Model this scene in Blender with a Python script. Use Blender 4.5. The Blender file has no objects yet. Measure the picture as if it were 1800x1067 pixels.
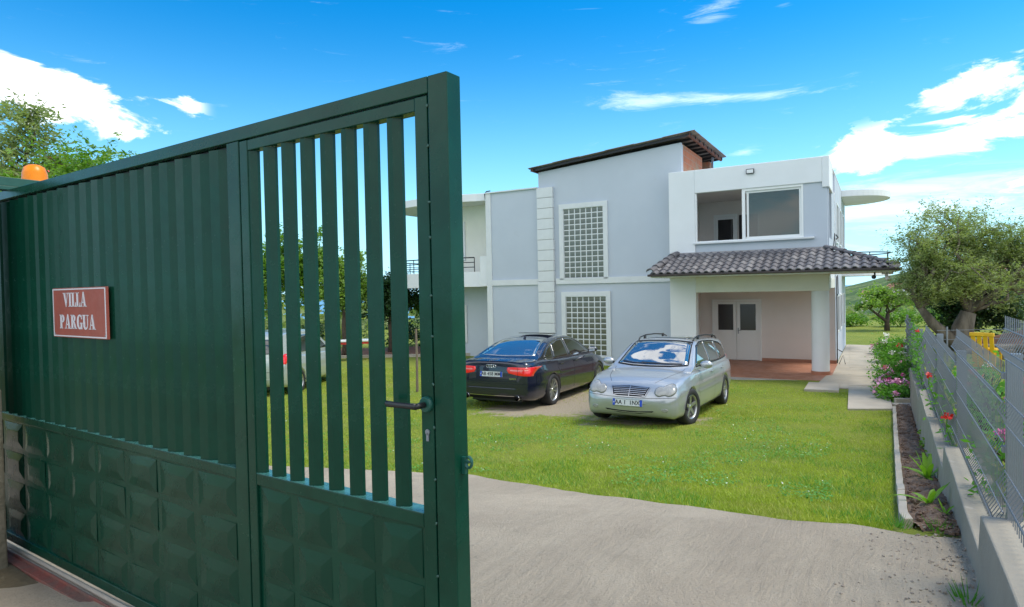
import bpy, math, random
import numpy as np
from mathutils import Vector, Matrix
from mathutils.bvhtree import BVHTree
from mathutils import noise as mnoise
random.seed(7); RNG = np.random.default_rng(11)
sc = bpy.context.scene
col = sc.collection
R = math.radians
# ------------------------------------------------------------------ camera
CAMZ = 2.65
cd = bpy.data.cameras.new('camera'); cam = bpy.data.objects.new('camera', cd); col.objects.link(cam)
cd.sensor_width = 36; cd.lens = 36*1116/1800; cd.clip_start = .05; cd.clip_end = 20000
P_, R_ = R(1.27), R(1.15)
fw = Vector((0, math.cos(P_), -math.sin(P_))); up0 = Vector((0, math.sin(P_), math.cos(P_))); rt0 = Vector((1, 0, 0))
rt = rt0*math.cos(R_)-up0*math.sin(R_); up = up0*math.cos(R_)+rt0*math.sin(R_)
m = Matrix((rt, up, -fw)).transposed().to_4x4(); m.translation = (0, 0, CAMZ)
cam.matrix_world = m; sc.camera = cam
# ------------------------------------------------------------------ exposure
sc.view_settings.view_transform = 'Standard'; sc.view_settings.look = 'None'
sc.view_settings.exposure = 1.22; sc.view_settings.gamma = 1; sc.view_settings.use_curve_mapping = False
SUN_AZ, SUN_EL = R(98), R(62)       # azimuth clockwise from +Y
# ------------------------------------------------------------------ node helper
class NT:
    def __init__(s, nt): s.nt = nt; s.n = nt.nodes; s.l = nt.links
    def put(s, sock, v):
        if isinstance(v, bpy.types.NodeSocket): s.l.new(v, sock)
        elif v is not None: sock.default_value = v
    def math(s, op, a, b=None, c=None, clamp=False):
        n = s.n.new('ShaderNodeMath'); n.operation = op; n.use_clamp = clamp
        s.put(n.inputs[0], a); s.put(n.inputs[1], b); s.put(n.inputs[2], c); return n.outputs[0]
    def mix(s, f, a, b, mode='MIX'):
        n = s.n.new('ShaderNodeMix'); n.data_type = 'RGBA'; n.blend_type = mode
        s.put(n.inputs[0], f); s.put(n.inputs[6], a if not isinstance(a, tuple) else (*a[:3], 1)); s.put(n.inputs[7], b if not isinstance(b, tuple) else (*b[:3], 1)); return n.outputs[2]
    def noise(s, vec, scale, detail=4, rough=.55, dist=0, out=0):
        n = s.n.new('ShaderNodeTexNoise'); s.put(n.inputs['Vector'], vec)
        n.inputs['Scale'].default_value = scale; n.inputs['Detail'].default_value = detail
        n.inputs['Roughness'].default_value = rough; n.inputs['Distortion'].default_value = dist; return n.outputs[out]
    def ramp(s, f, a, b, c0=(0, 0, 0), c1=(1, 1, 1)):
        n = s.n.new('ShaderNodeValToRGB'); s.put(n.inputs[0], f)
        n.color_ramp.elements[0].position = a; n.color_ramp.elements[1].position = b
        n.color_ramp.elements[0].color = (*c0, 1); n.color_ramp.elements[1].color = (*c1, 1); return n.outputs[0]
    def mapr(s, v, a, b, c=0., d=1., smooth=True):
        n = s.n.new('ShaderNodeMapRange'); n.interpolation_type = 'SMOOTHSTEP' if smooth else 'LINEAR'
        s.put(n.inputs[0], v); 
        for i, q in enumerate((a, b, c, d)): s.put(n.inputs[i+1], q)
        return n.outputs[0]
    def xyz(s, x, y, z):
        n = s.n.new('ShaderNodeCombineXYZ'); s.put(n.inputs[0], x); s.put(n.inputs[1], y); s.put(n.inputs[2], z); return n.outputs[0]
    def sep(s, v):
        n = s.n.new('ShaderNodeSeparateXYZ'); s.put(n.inputs[0], v); return n.outputs
# ------------------------------------------------------------------ sky
w = bpy.data.worlds.new('World'); sc.world = w; w.use_nodes = True
N = NT(w.node_tree); w.node_tree.nodes.clear()
tc = N.n.new('ShaderNodeTexCoord'); dvec = tc.outputs['Generated']
sky = N.n.new('ShaderNodeTexSky'); sky.sky_type = 'NISHITA'; sky.sun_disc = False
sky.sun_elevation = SUN_EL; sky.sun_rotation = SUN_AZ; sky.altitude = 100; sky.air_density = 1.0; sky.dust_density = .6; sky.ozone_density = 2.0
hs_ = N.n.new('ShaderNodeHueSaturation'); hs_.inputs['Saturation'].default_value = 1.42; hs_.inputs['Value'].default_value = 1.0
N.l.new(sky.outputs[0], hs_.inputs['Color'])
dx, dy, dz = N.sep(dvec)
az = N.math('ARCTAN2', dx, dy); el = N.math('ARCSINE', dz)
def blob(a0, e0, sa, se, amp, tilt=0.):
    # soft patch of the sky, degrees; adds cover where clouds stand
    da = N.math('SUBTRACT', az, R(a0)); de = N.math('SUBTRACT', el, R(e0))
    c, s_ = math.cos(R(tilt)), math.sin(R(tilt))
    u = N.math('ADD', N.math('MULTIPLY', da, c), N.math('MULTIPLY', de, s_))
    v = N.math('SUBTRACT', N.math('MULTIPLY', de, c), N.math('MULTIPLY', da, s_))
    q = N.math('ADD', N.math('POWER', N.math('ABSOLUTE', N.math('DIVIDE', u, R(sa))), 2.), N.math('POWER', N.math('ABSOLUTE', N.math('DIVIDE', v, R(se))), 2.))
    return N.math('MULTIPLY', N.math('EXPONENT', N.math('MULTIPLY', q, -1.)), amp)
stretch = N.xyz(dx, dy, N.math('MULTIPLY', dz, 2.4))
cn = N.math('ADD', N.math('MULTIPLY', N.math('SUBTRACT', N.noise(stretch, 7.5, 10, .62, .5), .5), 1.75), .5)
cover = None
CLOUDS = [(-40, 16.0, 5.0, 2.4, .30, -14), (-34.5, 14.2, 4.6, 2.0, .32, -20), (-30.4, 12.9, 3.2, 1.8, .40, -20), (-43, 12.5, 6, 3.0, .26, 0), (-26.6, 15.0, 1.5, 1.3, .15, -40), (-37.8, 19.6, 1.3, 1.0, .14, 0),
          (35.3, 13.6, 2.9, 1.5, .46, 18), (29.6, 9.9, 3.6, 1.7, .32, 0), (35.5, 10.2, 5.0, 1.6, .36, 8), (43, 12, 6, 3.4, .40, 14), (36, 7.0, 10, 1.1, .20, 0), (40, 15.5, 2.5, 1.0, .25, 20),
          (-24, 11.8, 3, .7, .12, 0),
          # the rest of the sky, outside the frame: broken cloud that the car windows mirror, with cover added to whiten the light
          (140, 38, 48, 30, .40, 0), (-140, 42, 48, 30, .40, 0), (-95, 30, 25, 24, .34, 0), (95, 32, 28, 22, .34, 0), (178, 15, 60, 16, .34, 0), (-178, 15, 60, 16, .34, 0), (170, 66, 70, 14, .26, 0), (-6, 56, 12, 3.6, .5, 38), (16, 64, 16, 5, .5, 38), (14, 50, 8, 3, .4, 30), (14, 40, 12, 4.5, .26, -20), (-16, 44, 14, 6, .24, 15), (38, 48, 16, 9, .26, 0)]
for c_ in CLOUDS:
    b = blob(*c_); cover = b if cover is None else N.math('ADD', cover, b)
dens = N.mapr(N.math('ADD', N.math('MINIMUM', cn, .71), cover), .72, .90)
# thin cirrus streaks
wn = N.noise(N.xyz(N.math('MULTIPLY', dx, 1.), dy, N.math('MULTIPLY', dz, 7.)), 9, 9, .72, .8)
wc = None
for c_ in [(11.5, 15.9, 3.6, .8, .32, -2), (17.5, 15.6, 6, .5, .27, -2), (22, 15.2, 4, .4, .22, -2), (18.5, 22.6, 2.5, .4, .22, 3), (17.5, 21.6, 2, .4, .22, 3), (20, 24, 2, .4, .16, 3), (23.5, 21.8, 1, .3, .2, 3), (20.2, 11.0, 1.2, .35, .34, 2), (19, 9.4, 3, .5, .22, 2), (36, 5, 14, 3.0, .26, 0), (28, 5.6, 7, .6, .24, 0), (33, 7.2, 8, .8, .24, 0)]:
    b = blob(*c_); wc = b if wc is None else N.math('ADD', wc, b)
wisp = N.math('MULTIPLY', N.mapr(N.math('ADD', wn, wc), .58, 1.0), .50)
shade = N.mapr(N.noise(stretch, 9, 6, .6, .2), .35, .65, .84, 1.02)
hz = N.mapr(el, R(-1), R(26), 1., 0., smooth=False)
hz3 = N.math('POWER', hz, 2.6)
skyc = N.mix(N.math('MULTIPLY', hz3, .62), hs_.outputs[0], (4.6, 7.2, 9.4))
# zenith-ward deepening of the blue that the photograph shows
deep = N.mapr(el, R(3), R(30), 0., 1.)
skyc = N.mix(deep, N.mix(1., skyc, (.50, 1.08, 1.14), 'MULTIPLY'), N.mix(1., skyc, (.015, 1.20, 1.32), 'MULTIPLY'))
skyc = N.mix(N.math('MULTIPLY', N.math('POWER', hz, 2.2), .72), skyc, (5.6, 8.0, 9.9))
cloudc = N.mix(1., (10.4, 10.6, 10.9), shade, 'MULTIPLY')
skyc = N.mix(wisp, skyc, (8.8, 9.8, 10.8))
skyc = N.mix(N.math('MULTIPLY', dens, .97), skyc, cloudc)
bg = N.n.new('ShaderNodeBackground'); N.l.new(skyc, bg.inputs[0]); bg.inputs[1].default_value = .075
wo = N.n.new('ShaderNodeOutputWorld'); N.l.new(bg.outputs[0], wo.inputs[0])
# ------------------------------------------------------------------ sun (behind thin cloud)
sd = bpy.data.lights.new('sun', 'SUN'); so = bpy.data.objects.new('sun', sd); col.objects.link(so)
sd.energy = 1.5; sd.angle = R(22); sd.color = (1, .92, .80)
sdir = Vector((math.sin(SUN_AZ)*math.cos(SUN_EL), math.cos(SUN_AZ)*math.cos(SUN_EL), math.sin(SUN_EL)))
so.rotation_euler = (-sdir).to_track_quat('-Z', 'Y').to_euler(); so.location = (20, 10, 30)
# ------------------------------------------------------------------ materials
def mat(name, c, rough=.6, metal=0., var=.0, vs=3., c2=None, bump=0., bs=40., spec=.5, coat=0., trans=0., emis=None, stretch=None, obj=True, mottle=None, sheen=0, detail=5):
    mt = bpy.data.materials.new(name); mt.use_nodes = True; n = NT(mt.node_tree)
    p = mt.node_tree.nodes['Principled BSDF']
    p.inputs['Roughness'].default_value = rough; p.inputs['Metallic'].default_value = metal
    p.inputs['Specular IOR Level'].default_value = spec
    if coat: p.inputs['Coat Weight'].default_value = coat; p.inputs['Coat Roughness'].default_value = .03
    t = n.n.new('ShaderNodeTexCoord'); v = t.outputs['Object']
    if stretch:
        mp = n.n.new('ShaderNodeMapping'); n.l.new(v, mp.inputs[0]); mp.inputs['Scale'].default_value = stretch; v = mp.outputs[0]
    base = (*c, 1)
    if var or c2:
        cc = c2 if c2 else tuple(max(0, k*(1-var)) for k in c)
        f = n.mapr(n.noise(v, vs, detail, .6), .32, .68)
        base = n.mix(f, c, cc)
        if mottle:
            f2 = n.mapr(n.noise(v, mottle[0], 5, .65), mottle[1], mottle[1]+.12)
            base = n.mix(n.math('MULTIPLY', f2, mottle[3] if len(mottle) > 3 else .6), base, mottle[2])
    n.put(p.inputs['Base Color'], base)
    if rough > .12 and (var or c2):
        rr = n.mapr(n.noise(v, vs*2.3, 4, .6), .3, .7, rough*.82, min(1, rough*1.15)); n.l.new(rr, p.inputs['Roughness'])
    if bump:
        bn = n.n.new('ShaderNodeBump'); bn.inputs['Strength'].default_value = bump; bn.inputs['Distance'].default_value = .02
        n.l.new(n.noise(v, bs, 6, .6), bn.inputs['Height']); n.l.new(bn.outputs[0], p.inputs['Normal'])
    if emis: p.inputs['Emission Color'].default_value = (*emis[0], 1); p.inputs['Emission Strength'].default_value = emis[1]
    if trans: p.inputs['Transmission Weight'].default_value = trans
    return mt
def leafmat(name, c, c2, vs=1.4, trl=.35):
    mt = bpy.data.materials.new(name); mt.use_nodes = True; n = NT(mt.node_tree); n.n.clear()
    t = n.n.new('ShaderNodeTexCoord'); v = t.outputs['Object']
    g = n.n.new('ShaderNodeNewGeometry')
    f = n.mapr(n.noise(v, vs, 3, .6), .35, .65)
    base = n.mix(f, c, c2)
    base = n.mix(n.math('MULTIPLY', g.outputs['Random Per Island'], .55), base, tuple(min(1, k*1.9) for k in c))
    d = n.n.new('ShaderNodeBsdfPrincipled'); n.l.new(base, d.inputs['Base Color']); d.inputs['Roughness'].default_value = .5; d.inputs['Specular IOR Level'].default_value = .4
    tr = n.n.new('ShaderNodeBsdfTranslucent'); n.l.new(n.mix(1., base, (1.5, 1.7, .7), 'MULTIPLY'), tr.inputs[0])
    mx = n.n.new('ShaderNodeMixShader'); mx.inputs[0].default_value = trl
    n.l.new(d.outputs[0], mx.inputs[1]); n.l.new(tr.outputs[0], mx.inputs[2])
    o = n.n.new('ShaderNodeOutputMaterial'); n.l.new(mx.outputs[0], o.inputs[0]); return mt
M = {}
M['ledge'] = mat('green_ledge_sky_tint', (.035, .13, .115), .28, c2=(.05, .17, .15), vs=20, bump=.1, bs=40)  # gate green lightened to teal: the sky's reflection is put into the colour
M['green'] = mat('green_gate_paint', (.004, .050, .029), .25, c2=(.003, .037, .021), vs=5, bump=.05, bs=12, spec=.25, coat=0, mottle=(75, .66, (.10, .15, .12), .45))
M['green_dull'] = mat('green_paint_weathered', (.008, .07, .05), .42, c2=(.012, .085, .062), vs=6, bump=.1, bs=30, mottle=(45, .66, (.16, .22, .19), .3))
M['weld'] = mat('weld_bead', (.05, .11, .085), .45, metal=.2)
M['sign_red'] = mat('sign_red', (.33, .07, .045), .5, var=.12, vs=8)
M['sign_white'] = mat('sign_white', (.62, .58, .60), .5)
M['wallgrey'] = mat('grey_render', (.50, .54, .60), .85, c2=(.475, .515, .575), vs=.7, mottle=(1.6, .62, (.45, .47, .50), .35), bump=.12, bs=70)
M['wallwhite'] = mat('white_render', (.76, .765, .775), .8, c2=(.72, .725, .73), vs=.9, bump=.1, bs=60)
M['trim'] = mat('white_trim', (.68, .69, .69), .7, var=.06, vs=3, bump=.08, bs=50)
M['inner'] = mat('porch_plaster', (.76, .69, .65), .85, var=.05, vs=1.2, bump=.06, bs=50)
M['soffit'] = mat('cream_soffit', (.74, .72, .64), .8, var=.06, vs=1.5)
M['pvc'] = mat('white_pvc', (.78, .78, .77), .35)
M['glassdark'] = mat('dark_glass', (.018, .018, .02), .04, spec=.9)
M['glassdoor'] = mat('frosted_dark_glass', (.045, .04, .042), .22, spec=.6)
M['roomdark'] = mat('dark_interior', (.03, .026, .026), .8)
M['brick'] = None
M['terracotta'] = mat('terracotta_tiles', (.40, .17, .10), .5, var=.18, vs=2.5, bump=.03, bs=20)
M['conc'] = mat('pale_concrete', (.44, .385, .31), .85, c2=(.36, .315, .255), vs=1.3, bump=.25, bs=60, mottle=(9, .6, (.30, .27, .23), .4))
M['wallconc'] = mat('wall_concrete', (.33, .29, .23), .85, c2=(.28, .25, .20), vs=1.6, bump=.25, bs=45, mottle=(7, .62, (.46, .42, .36), .5))
M['rooftile'] = mat('grey_roof_tile', (.085, .080, .088), .62, c2=(.125, .118, .128), vs=2.2, bump=.2, bs=60, mottle=(14, .62, (.22, .20, .21), .5))
M['mortar'] = mat('mortar', (.34, .32, .32), .9, bump=.3, bs=50)
M['gutter'] = mat('brown_gutter', (.035, .022, .018), .4)
M['metaldark'] = mat('dark_steel', (.03, .03, .033), .45, metal=.4)
M['sheet'] = mat('old_roof_sheet', (.20, .185, .17), .7, c2=(.13, .10, .085), vs=2, bump=.2, bs=30)
M['rust'] = mat('rusty_steel', (.16, .055, .03), .8, c2=(.08, .03, .02), vs=6, bump=.3, bs=50)
M['galv'] = mat('galvanised_steel', (.30, .315, .35), .45, metal=.6, c2=(.24, .25, .28), vs=6)
M['galvw'] = mat('galvanised_wire', (.22, .235, .265), .45, metal=.5)
M['black'] = mat('black_plastic', (.012, .012, .013), .4)
M['orange'] = mat('amber_plastic', (.85, .23, .002), .3, var=.12, vs=12, spec=.3)
M['white'] = mat('white_plastic', (.75, .75, .75), .35)
M['soil'] = mat('bed_soil', (.115, .07, .045), .95, c2=(.20, .13, .088), vs=9, bump=.9, bs=35, mottle=(40, .58, (.36, .27, .2), .7))
M['soilred'] = mat('red_soil', (.32, .14, .075), .95, c2=(.24, .11, .06), vs=2, bump=.6, bs=8)
M['yellow'] = mat('yellow_plastic', (.75, .42, .01), .4, var=.15, vs=5)
M['red'] = mat('red_paint', (.6, .025, .02), .4, var=.1, vs=4)
M['wood'] = mat('grey_wood', (.22, .17, .12), .85, c2=(.14, .11, .085), vs=4, bump=.4, bs=30, stretch=(1, 1, .15))
M['bark'] = mat('bark', (.19, .155, .12), .95, c2=(.085, .068, .052), vs=7, bump=1.0, bs=16, stretch=(1, 1, .25))
M['bark2'] = mat('bark_dark', (.09, .065, .045), .95, c2=(.05, .036, .026), vs=7, bump=.8, bs=18)
M['tyre'] = mat('tyre_rubber', (.022, .022, .023), .8, bump=.1, bs=80, var=.2)
M['alloy'] = mat('alloy_rim', (.5, .5, .51), .32, metal=.85)
M['chrome'] = mat('chrome', (.75, .75, .77), .12, metal=1.)
M['silver'] = mat('silver_car_paint', (.42, .44, .46), .32, metal=.5, coat=.8)
M['navy'] = mat('navy_car_paint', (.008, .011, .030), .25, metal=.2, coat=1.)
M['mpvpaint'] = mat('pale_silver_paint', (.46, .50, .47), .32, metal=.45, coat=.8)
M['carglass'] = mat('car_glass', (.012, .015, .017), .02, spec=1.0, coat=1.)
M['screen'] = mat('windscreen_glass', (.03, .045, .06), .02, spec=1., coat=1.)
M['screen'].node_tree.nodes['Principled BSDF'].inputs['IOR'].default_value = 2.4
M['seam'] = mat('panel_gap_dark', (.01, .01, .012), .8, spec=.2)
M['lamp'] = mat('hazy_headlamp', (.34, .34, .33), .25, coat=.6, var=.25, vs=9)
M['tail'] = mat('red_tail_lamp', (.62, .012, .01), .15, coat=1., emis=((.8, .02, .01), .10))
M['tail2'] = mat('pink_tail_lamp', (.8, .25, .22), .15, coat=1.)
M['plate'] = mat('plate_white', (.62, .64, .64), .4)
M['plateb'] = mat('plate_blue', (.005, .06, .5), .4)
M['ink'] = mat('plate_ink', (.02, .02, .025), .5)
M['olive'] = leafmat('olive_leaf', (.17, .205, .085), (.26, .285, .13), 1.6, .45)
M['leaf'] = leafmat('broad_leaf', (.085, .18, .02), (.16, .27, .03), 1.2, .4)
M['leafdark'] = leafmat('dark_leaf', (.016, .045, .012), (.035, .085, .018), 1.5, .2)
M['figleaf'] = leafmat('fig_leaf', (.14, .23, .045), (.20, .29, .06), 1.4, .4)
M['bushleaf'] = leafmat('bush_leaf', (.07, .19, .022), (.13, .29, .035), 3, .4)
M['seedleaf'] = leafmat('seedling_leaf', (.12, .24, .02), (.20, .33, .03), 8)
M['grassblade'] = leafmat('grass_blade', (.24, .30, .03), (.34, .37, .045), .55, .3)
def dryblend(mt, col_, sc1, lo, hi, amt):
    n = NT(mt.node_tree); d = [q for q in n.n if q.type == 'BSDF_PRINCIPLED'][0]; src = d.inputs['Base Color'].links[0].from_socket
    t = n.n.new('ShaderNodeTexCoord'); f = n.math('MULTIPLY', n.mapr(n.noise(t.outputs['Object'], sc1, 6, .68), lo, hi), amt); o = n.mix(f, src, col_); n.l.new(o, d.inputs['Base Color'])
dryblend(M['grassblade'], (.36, .33, .10), 1.3, .50, .66, .75); dryblend(M['grassblade'], (.12, .20, .02), .9, .52, .66, .7)
M['clover'] = leafmat('clover_leaf', (.085, .22, .03), (.14, .28, .05), 1.5, .3)
M['f_red'] = mat('red_petals', (.75, .03, .02), .5)
M['f_pink'] = mat('pink_petals', (.82, .30, .52), .5, c2=(.85, .48, .66), vs=30)
M['f_mag'] = mat('magenta_petals', (.70, .035, .28), .5, c2=(.8, .1, .4), vs=30)
M['f_white'] = mat('white_petals', (.80, .80, .72), .5)
M['f_coral'] = mat('coral_petals', (.80, .12, .14), .5)
def brickmat():
    mt = bpy.data.materials.new('hollow_brick'); mt.use_nodes = True; n = NT(mt.node_tree); p = mt.node_tree.nodes['Principled BSDF']
    t = n.n.new('ShaderNodeTexCoord'); x, y, z = n.sep(t.outputs['Object'])
    b = n.n.new('ShaderNodeTexBrick'); n.l.new(n.xyz(n.math('ADD', x, y), z, 0.), b.inputs['Vector'])
    b.inputs['Color1'].default_value = (.42, .135, .065, 1); b.inputs['Color2'].default_value = (.34, .12, .06, 1); b.inputs['Mortar'].default_value = (.30, .20, .15, 1)
    b.inputs['Scale'].default_value = 1; b.inputs['Brick Width'].default_value = .26; b.inputs['Row Height'].default_value = .2; b.inputs['Mortar Size'].default_value = .012
    n.l.new(n.mix(n.mapr(n.noise(t.outputs['Object'], 2.2, 4), .45, .7), b.outputs[0], (.30, .20, .13)), p.inputs['Base Color'])
    p.inputs['Roughness'].default_value = .9
    bn = n.n.new('ShaderNodeBump'); bn.invert = True; bn.inputs['Strength'].default_value = .6; bn.inputs['Distance'].default_value = .01; n.l.new(b.outputs[1], bn.inputs['Height']); n.l.new(bn.outputs[0], p.inputs['Normal'])
    return mt
M['brick'] = brickmat()
def glassblockmat():
    mt = mat('glass_block', (.16, .16, .115), .12, spec=.8, c2=(.07, .072, .055), vs=1.6)
    n = NT(mt.node_tree); p = mt.node_tree.nodes['Principled BSDF']; t = n.n.new('ShaderNodeTexCoord')
    bn = n.n.new('ShaderNodeBump'); bn.inputs['Strength'].default_value = .5; bn.inputs['Distance'].default_value = .01
    n.l.new(n.noise(t.outputs['Object'], 22, 3), bn.inputs['Height']); n.l.new(bn.outputs[0], p.inputs['Normal']); return mt
M['gblock'] = glassblockmat()
def lawnmat():
    mt = bpy.data.materials.new('lawn_ground'); mt.use_nodes = True; n = NT(mt.node_tree); p = mt.node_tree.nodes['Principled BSDF']
    t = n.n.new('ShaderNodeTexCoord'); v = t.outputs['Object']
    base = n.mix(n.mapr(n.noise(v, .5, 6, .65), .36, .64), (.24, .26, .04), (.16, .21, .025))
    base = n.mix(n.mapr(n.noise(v, 22, 5, .7), .4, .7), base, (.20, .24, .045))
    base = n.mix(n.math('MULTIPLY', n.mapr(n.noise(v, 1.1, 6, .7), .56, .70), .45), base, (.26, .22, .09))
    x, y, z = n.sep(v)
    # worn, bare track where the cars drive in
    def near(x0, y0, rx, ry):
        q = n.math('ADD', n.math('POWER', n.math('ABSOLUTE', n.math('DIVIDE', n.math('SUBTRACT', x, x0), rx)), 2.), n.math('POWER', n.math('ABSOLUTE', n.math('DIVIDE', n.math('SUBTRACT', y, y0), ry)), 2.))
        return n.math('EXPONENT', n.math('MULTIPLY', q, -1.))
    wear = n.math('ADD', n.math('ADD', near(0.5, 12.9, 1.7, 1.0), near(1.6, 14.8, .9, 2.4)), n.math('ADD', near(2.4, 11.2, 1.3, .6), near(.4, 15.2, .9, 2.2)))
    bare = n.mapr(n.math('ADD', n.math('MULTIPLY', wear, .38), n.math('MULTIPLY', n.noise(v, 2.6, 8, .75), 1.3)), .84, 1.0)
    base = n.mix(bare, base, n.mix(n.noise(v, 30, 4), (.30, .24, .16), (.40, .34, .26)))
    n.l.new(base, p.inputs['Base Color']); p.inputs['Roughness'].default_value = .95; p.inputs['Specular IOR Level'].default_value = .2
    bn = n.n.new('ShaderNodeBump'); bn.inputs['Strength'].default_value = .8; bn.inputs['Distance'].default_value = .03
    n.l.new(n.noise(v, 60, 5, .7), bn.inputs['Height']); n.l.new(bn.outputs[0], p.inputs['Normal']); return mt
M['lawn'] = lawnmat()
def drivemat():
    mt = bpy.data.materials.new('brushed_drive_concrete'); mt.use_nodes = True; n = NT(mt.node_tree); p = mt.node_tree.nodes['Principled BSDF']
    t = n.n.new('ShaderNodeTexCoord'); v = t.outputs['Object']
    x, y, z = n.sep(v); wv = n.math('MULTIPLY', n.noise(v, .5, 2), .35); ca, sa = math.cos(R(58)), math.sin(R(58))
    uu = n.math('ADD', n.math('MULTIPLY', x, ca), n.math('MULTIPLY', y, sa)); vv = n.math('ADD', n.math('SUBTRACT', n.math('MULTIPLY', y, ca), n.math('MULTIPLY', x, sa)), wv)
    br0 = n.noise(n.xyz(n.math('MULTIPLY', uu, 1.1), n.math('MULTIPLY', vv, 10.), 0.), 2.0, 9, .8, .6)
    pm = n.mapr(n.noise(v, 1.1, 4, .6), .36, .56, .35, 1.5); br = n.math('ADD', n.math('MULTIPLY', n.math('SUBTRACT', br0, .5), pm), .5)
    a = n.mix(n.mapr(n.noise(v, .8, 6, .6), .35, .65), (.56, .465, .35), (.47, .385, .29))
    a = n.mix(n.math('MULTIPLY', n.mapr(n.noise(v, 2.6, 6, .7), .52, .68), .6), a, (.44, .36, .27))
    a = n.mix(n.math('MULTIPLY', n.mapr(br, .54, .68), .22), a, (.24, .205, .165))
    a = n.mix(n.math('MULTIPLY', n.mapr(n.noise(v, 55, 5, .8), .55, .68), .55), a, (.24, .205, .165))
    a = n.mix(n.math('MULTIPLY', n.mapr(n.noise(v, 28, 6, .85), .56, .66), .35), a, (.56, .51, .43))
    n.l.new(a, p.inputs['Base Color']); p.inputs['Roughness'].default_value = .9; p.inputs['Specular IOR Level'].default_value = .25
    bn = n.n.new('ShaderNodeBump'); bn.inputs['Strength'].default_value = 1.; bn.inputs['Distance'].default_value = .035
    h = n.math('ADD', n.math('MULTIPLY', br, .55), n.math('ADD', n.math('MULTIPLY', n.noise(v, 60, 5, .75), .7), n.math('MULTIPLY', n.noise(v, 14, 5, .75), .6)))
    n.l.new(h, bn.inputs['Height']); n.l.new(bn.outputs[0], p.inputs['Normal']); return mt
M['drive'] = drivemat()
def hillmat():
    mt = bpy.data.materials.new('hill_ground'); mt.use_nodes = True; n = NT(mt.node_tree); p = mt.node_tree.nodes['Principled BSDF']
    t = n.n.new('ShaderNodeTexCoord'); v = t.outputs['Object']
    b = n.mix(n.mapr(n.noise(v, .02, 8, .7), .4, .6), (.07, .12, .045), (.17, .21, .085))
    b = n.mix(n.mapr(n.noise(v, .09, 8, .75), .50, .62), b, (.045, .085, .035))
    b = n.mix(n.math('MULTIPLY', n.mapr(n.noise(v, .035, 6, .7), .62, .68), .7), b, (.32, .27, .20))
    n.l.new(b, p.inputs['Base Color']); p.inputs['Roughness'].default_value = 1; p.inputs['Specular IOR Level'].default_value = .1; return mt
M['hill'] = hillmat()
M['sea'] = mat('sea_water', (.03, .14, .33), .25, spec=.4)
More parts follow.
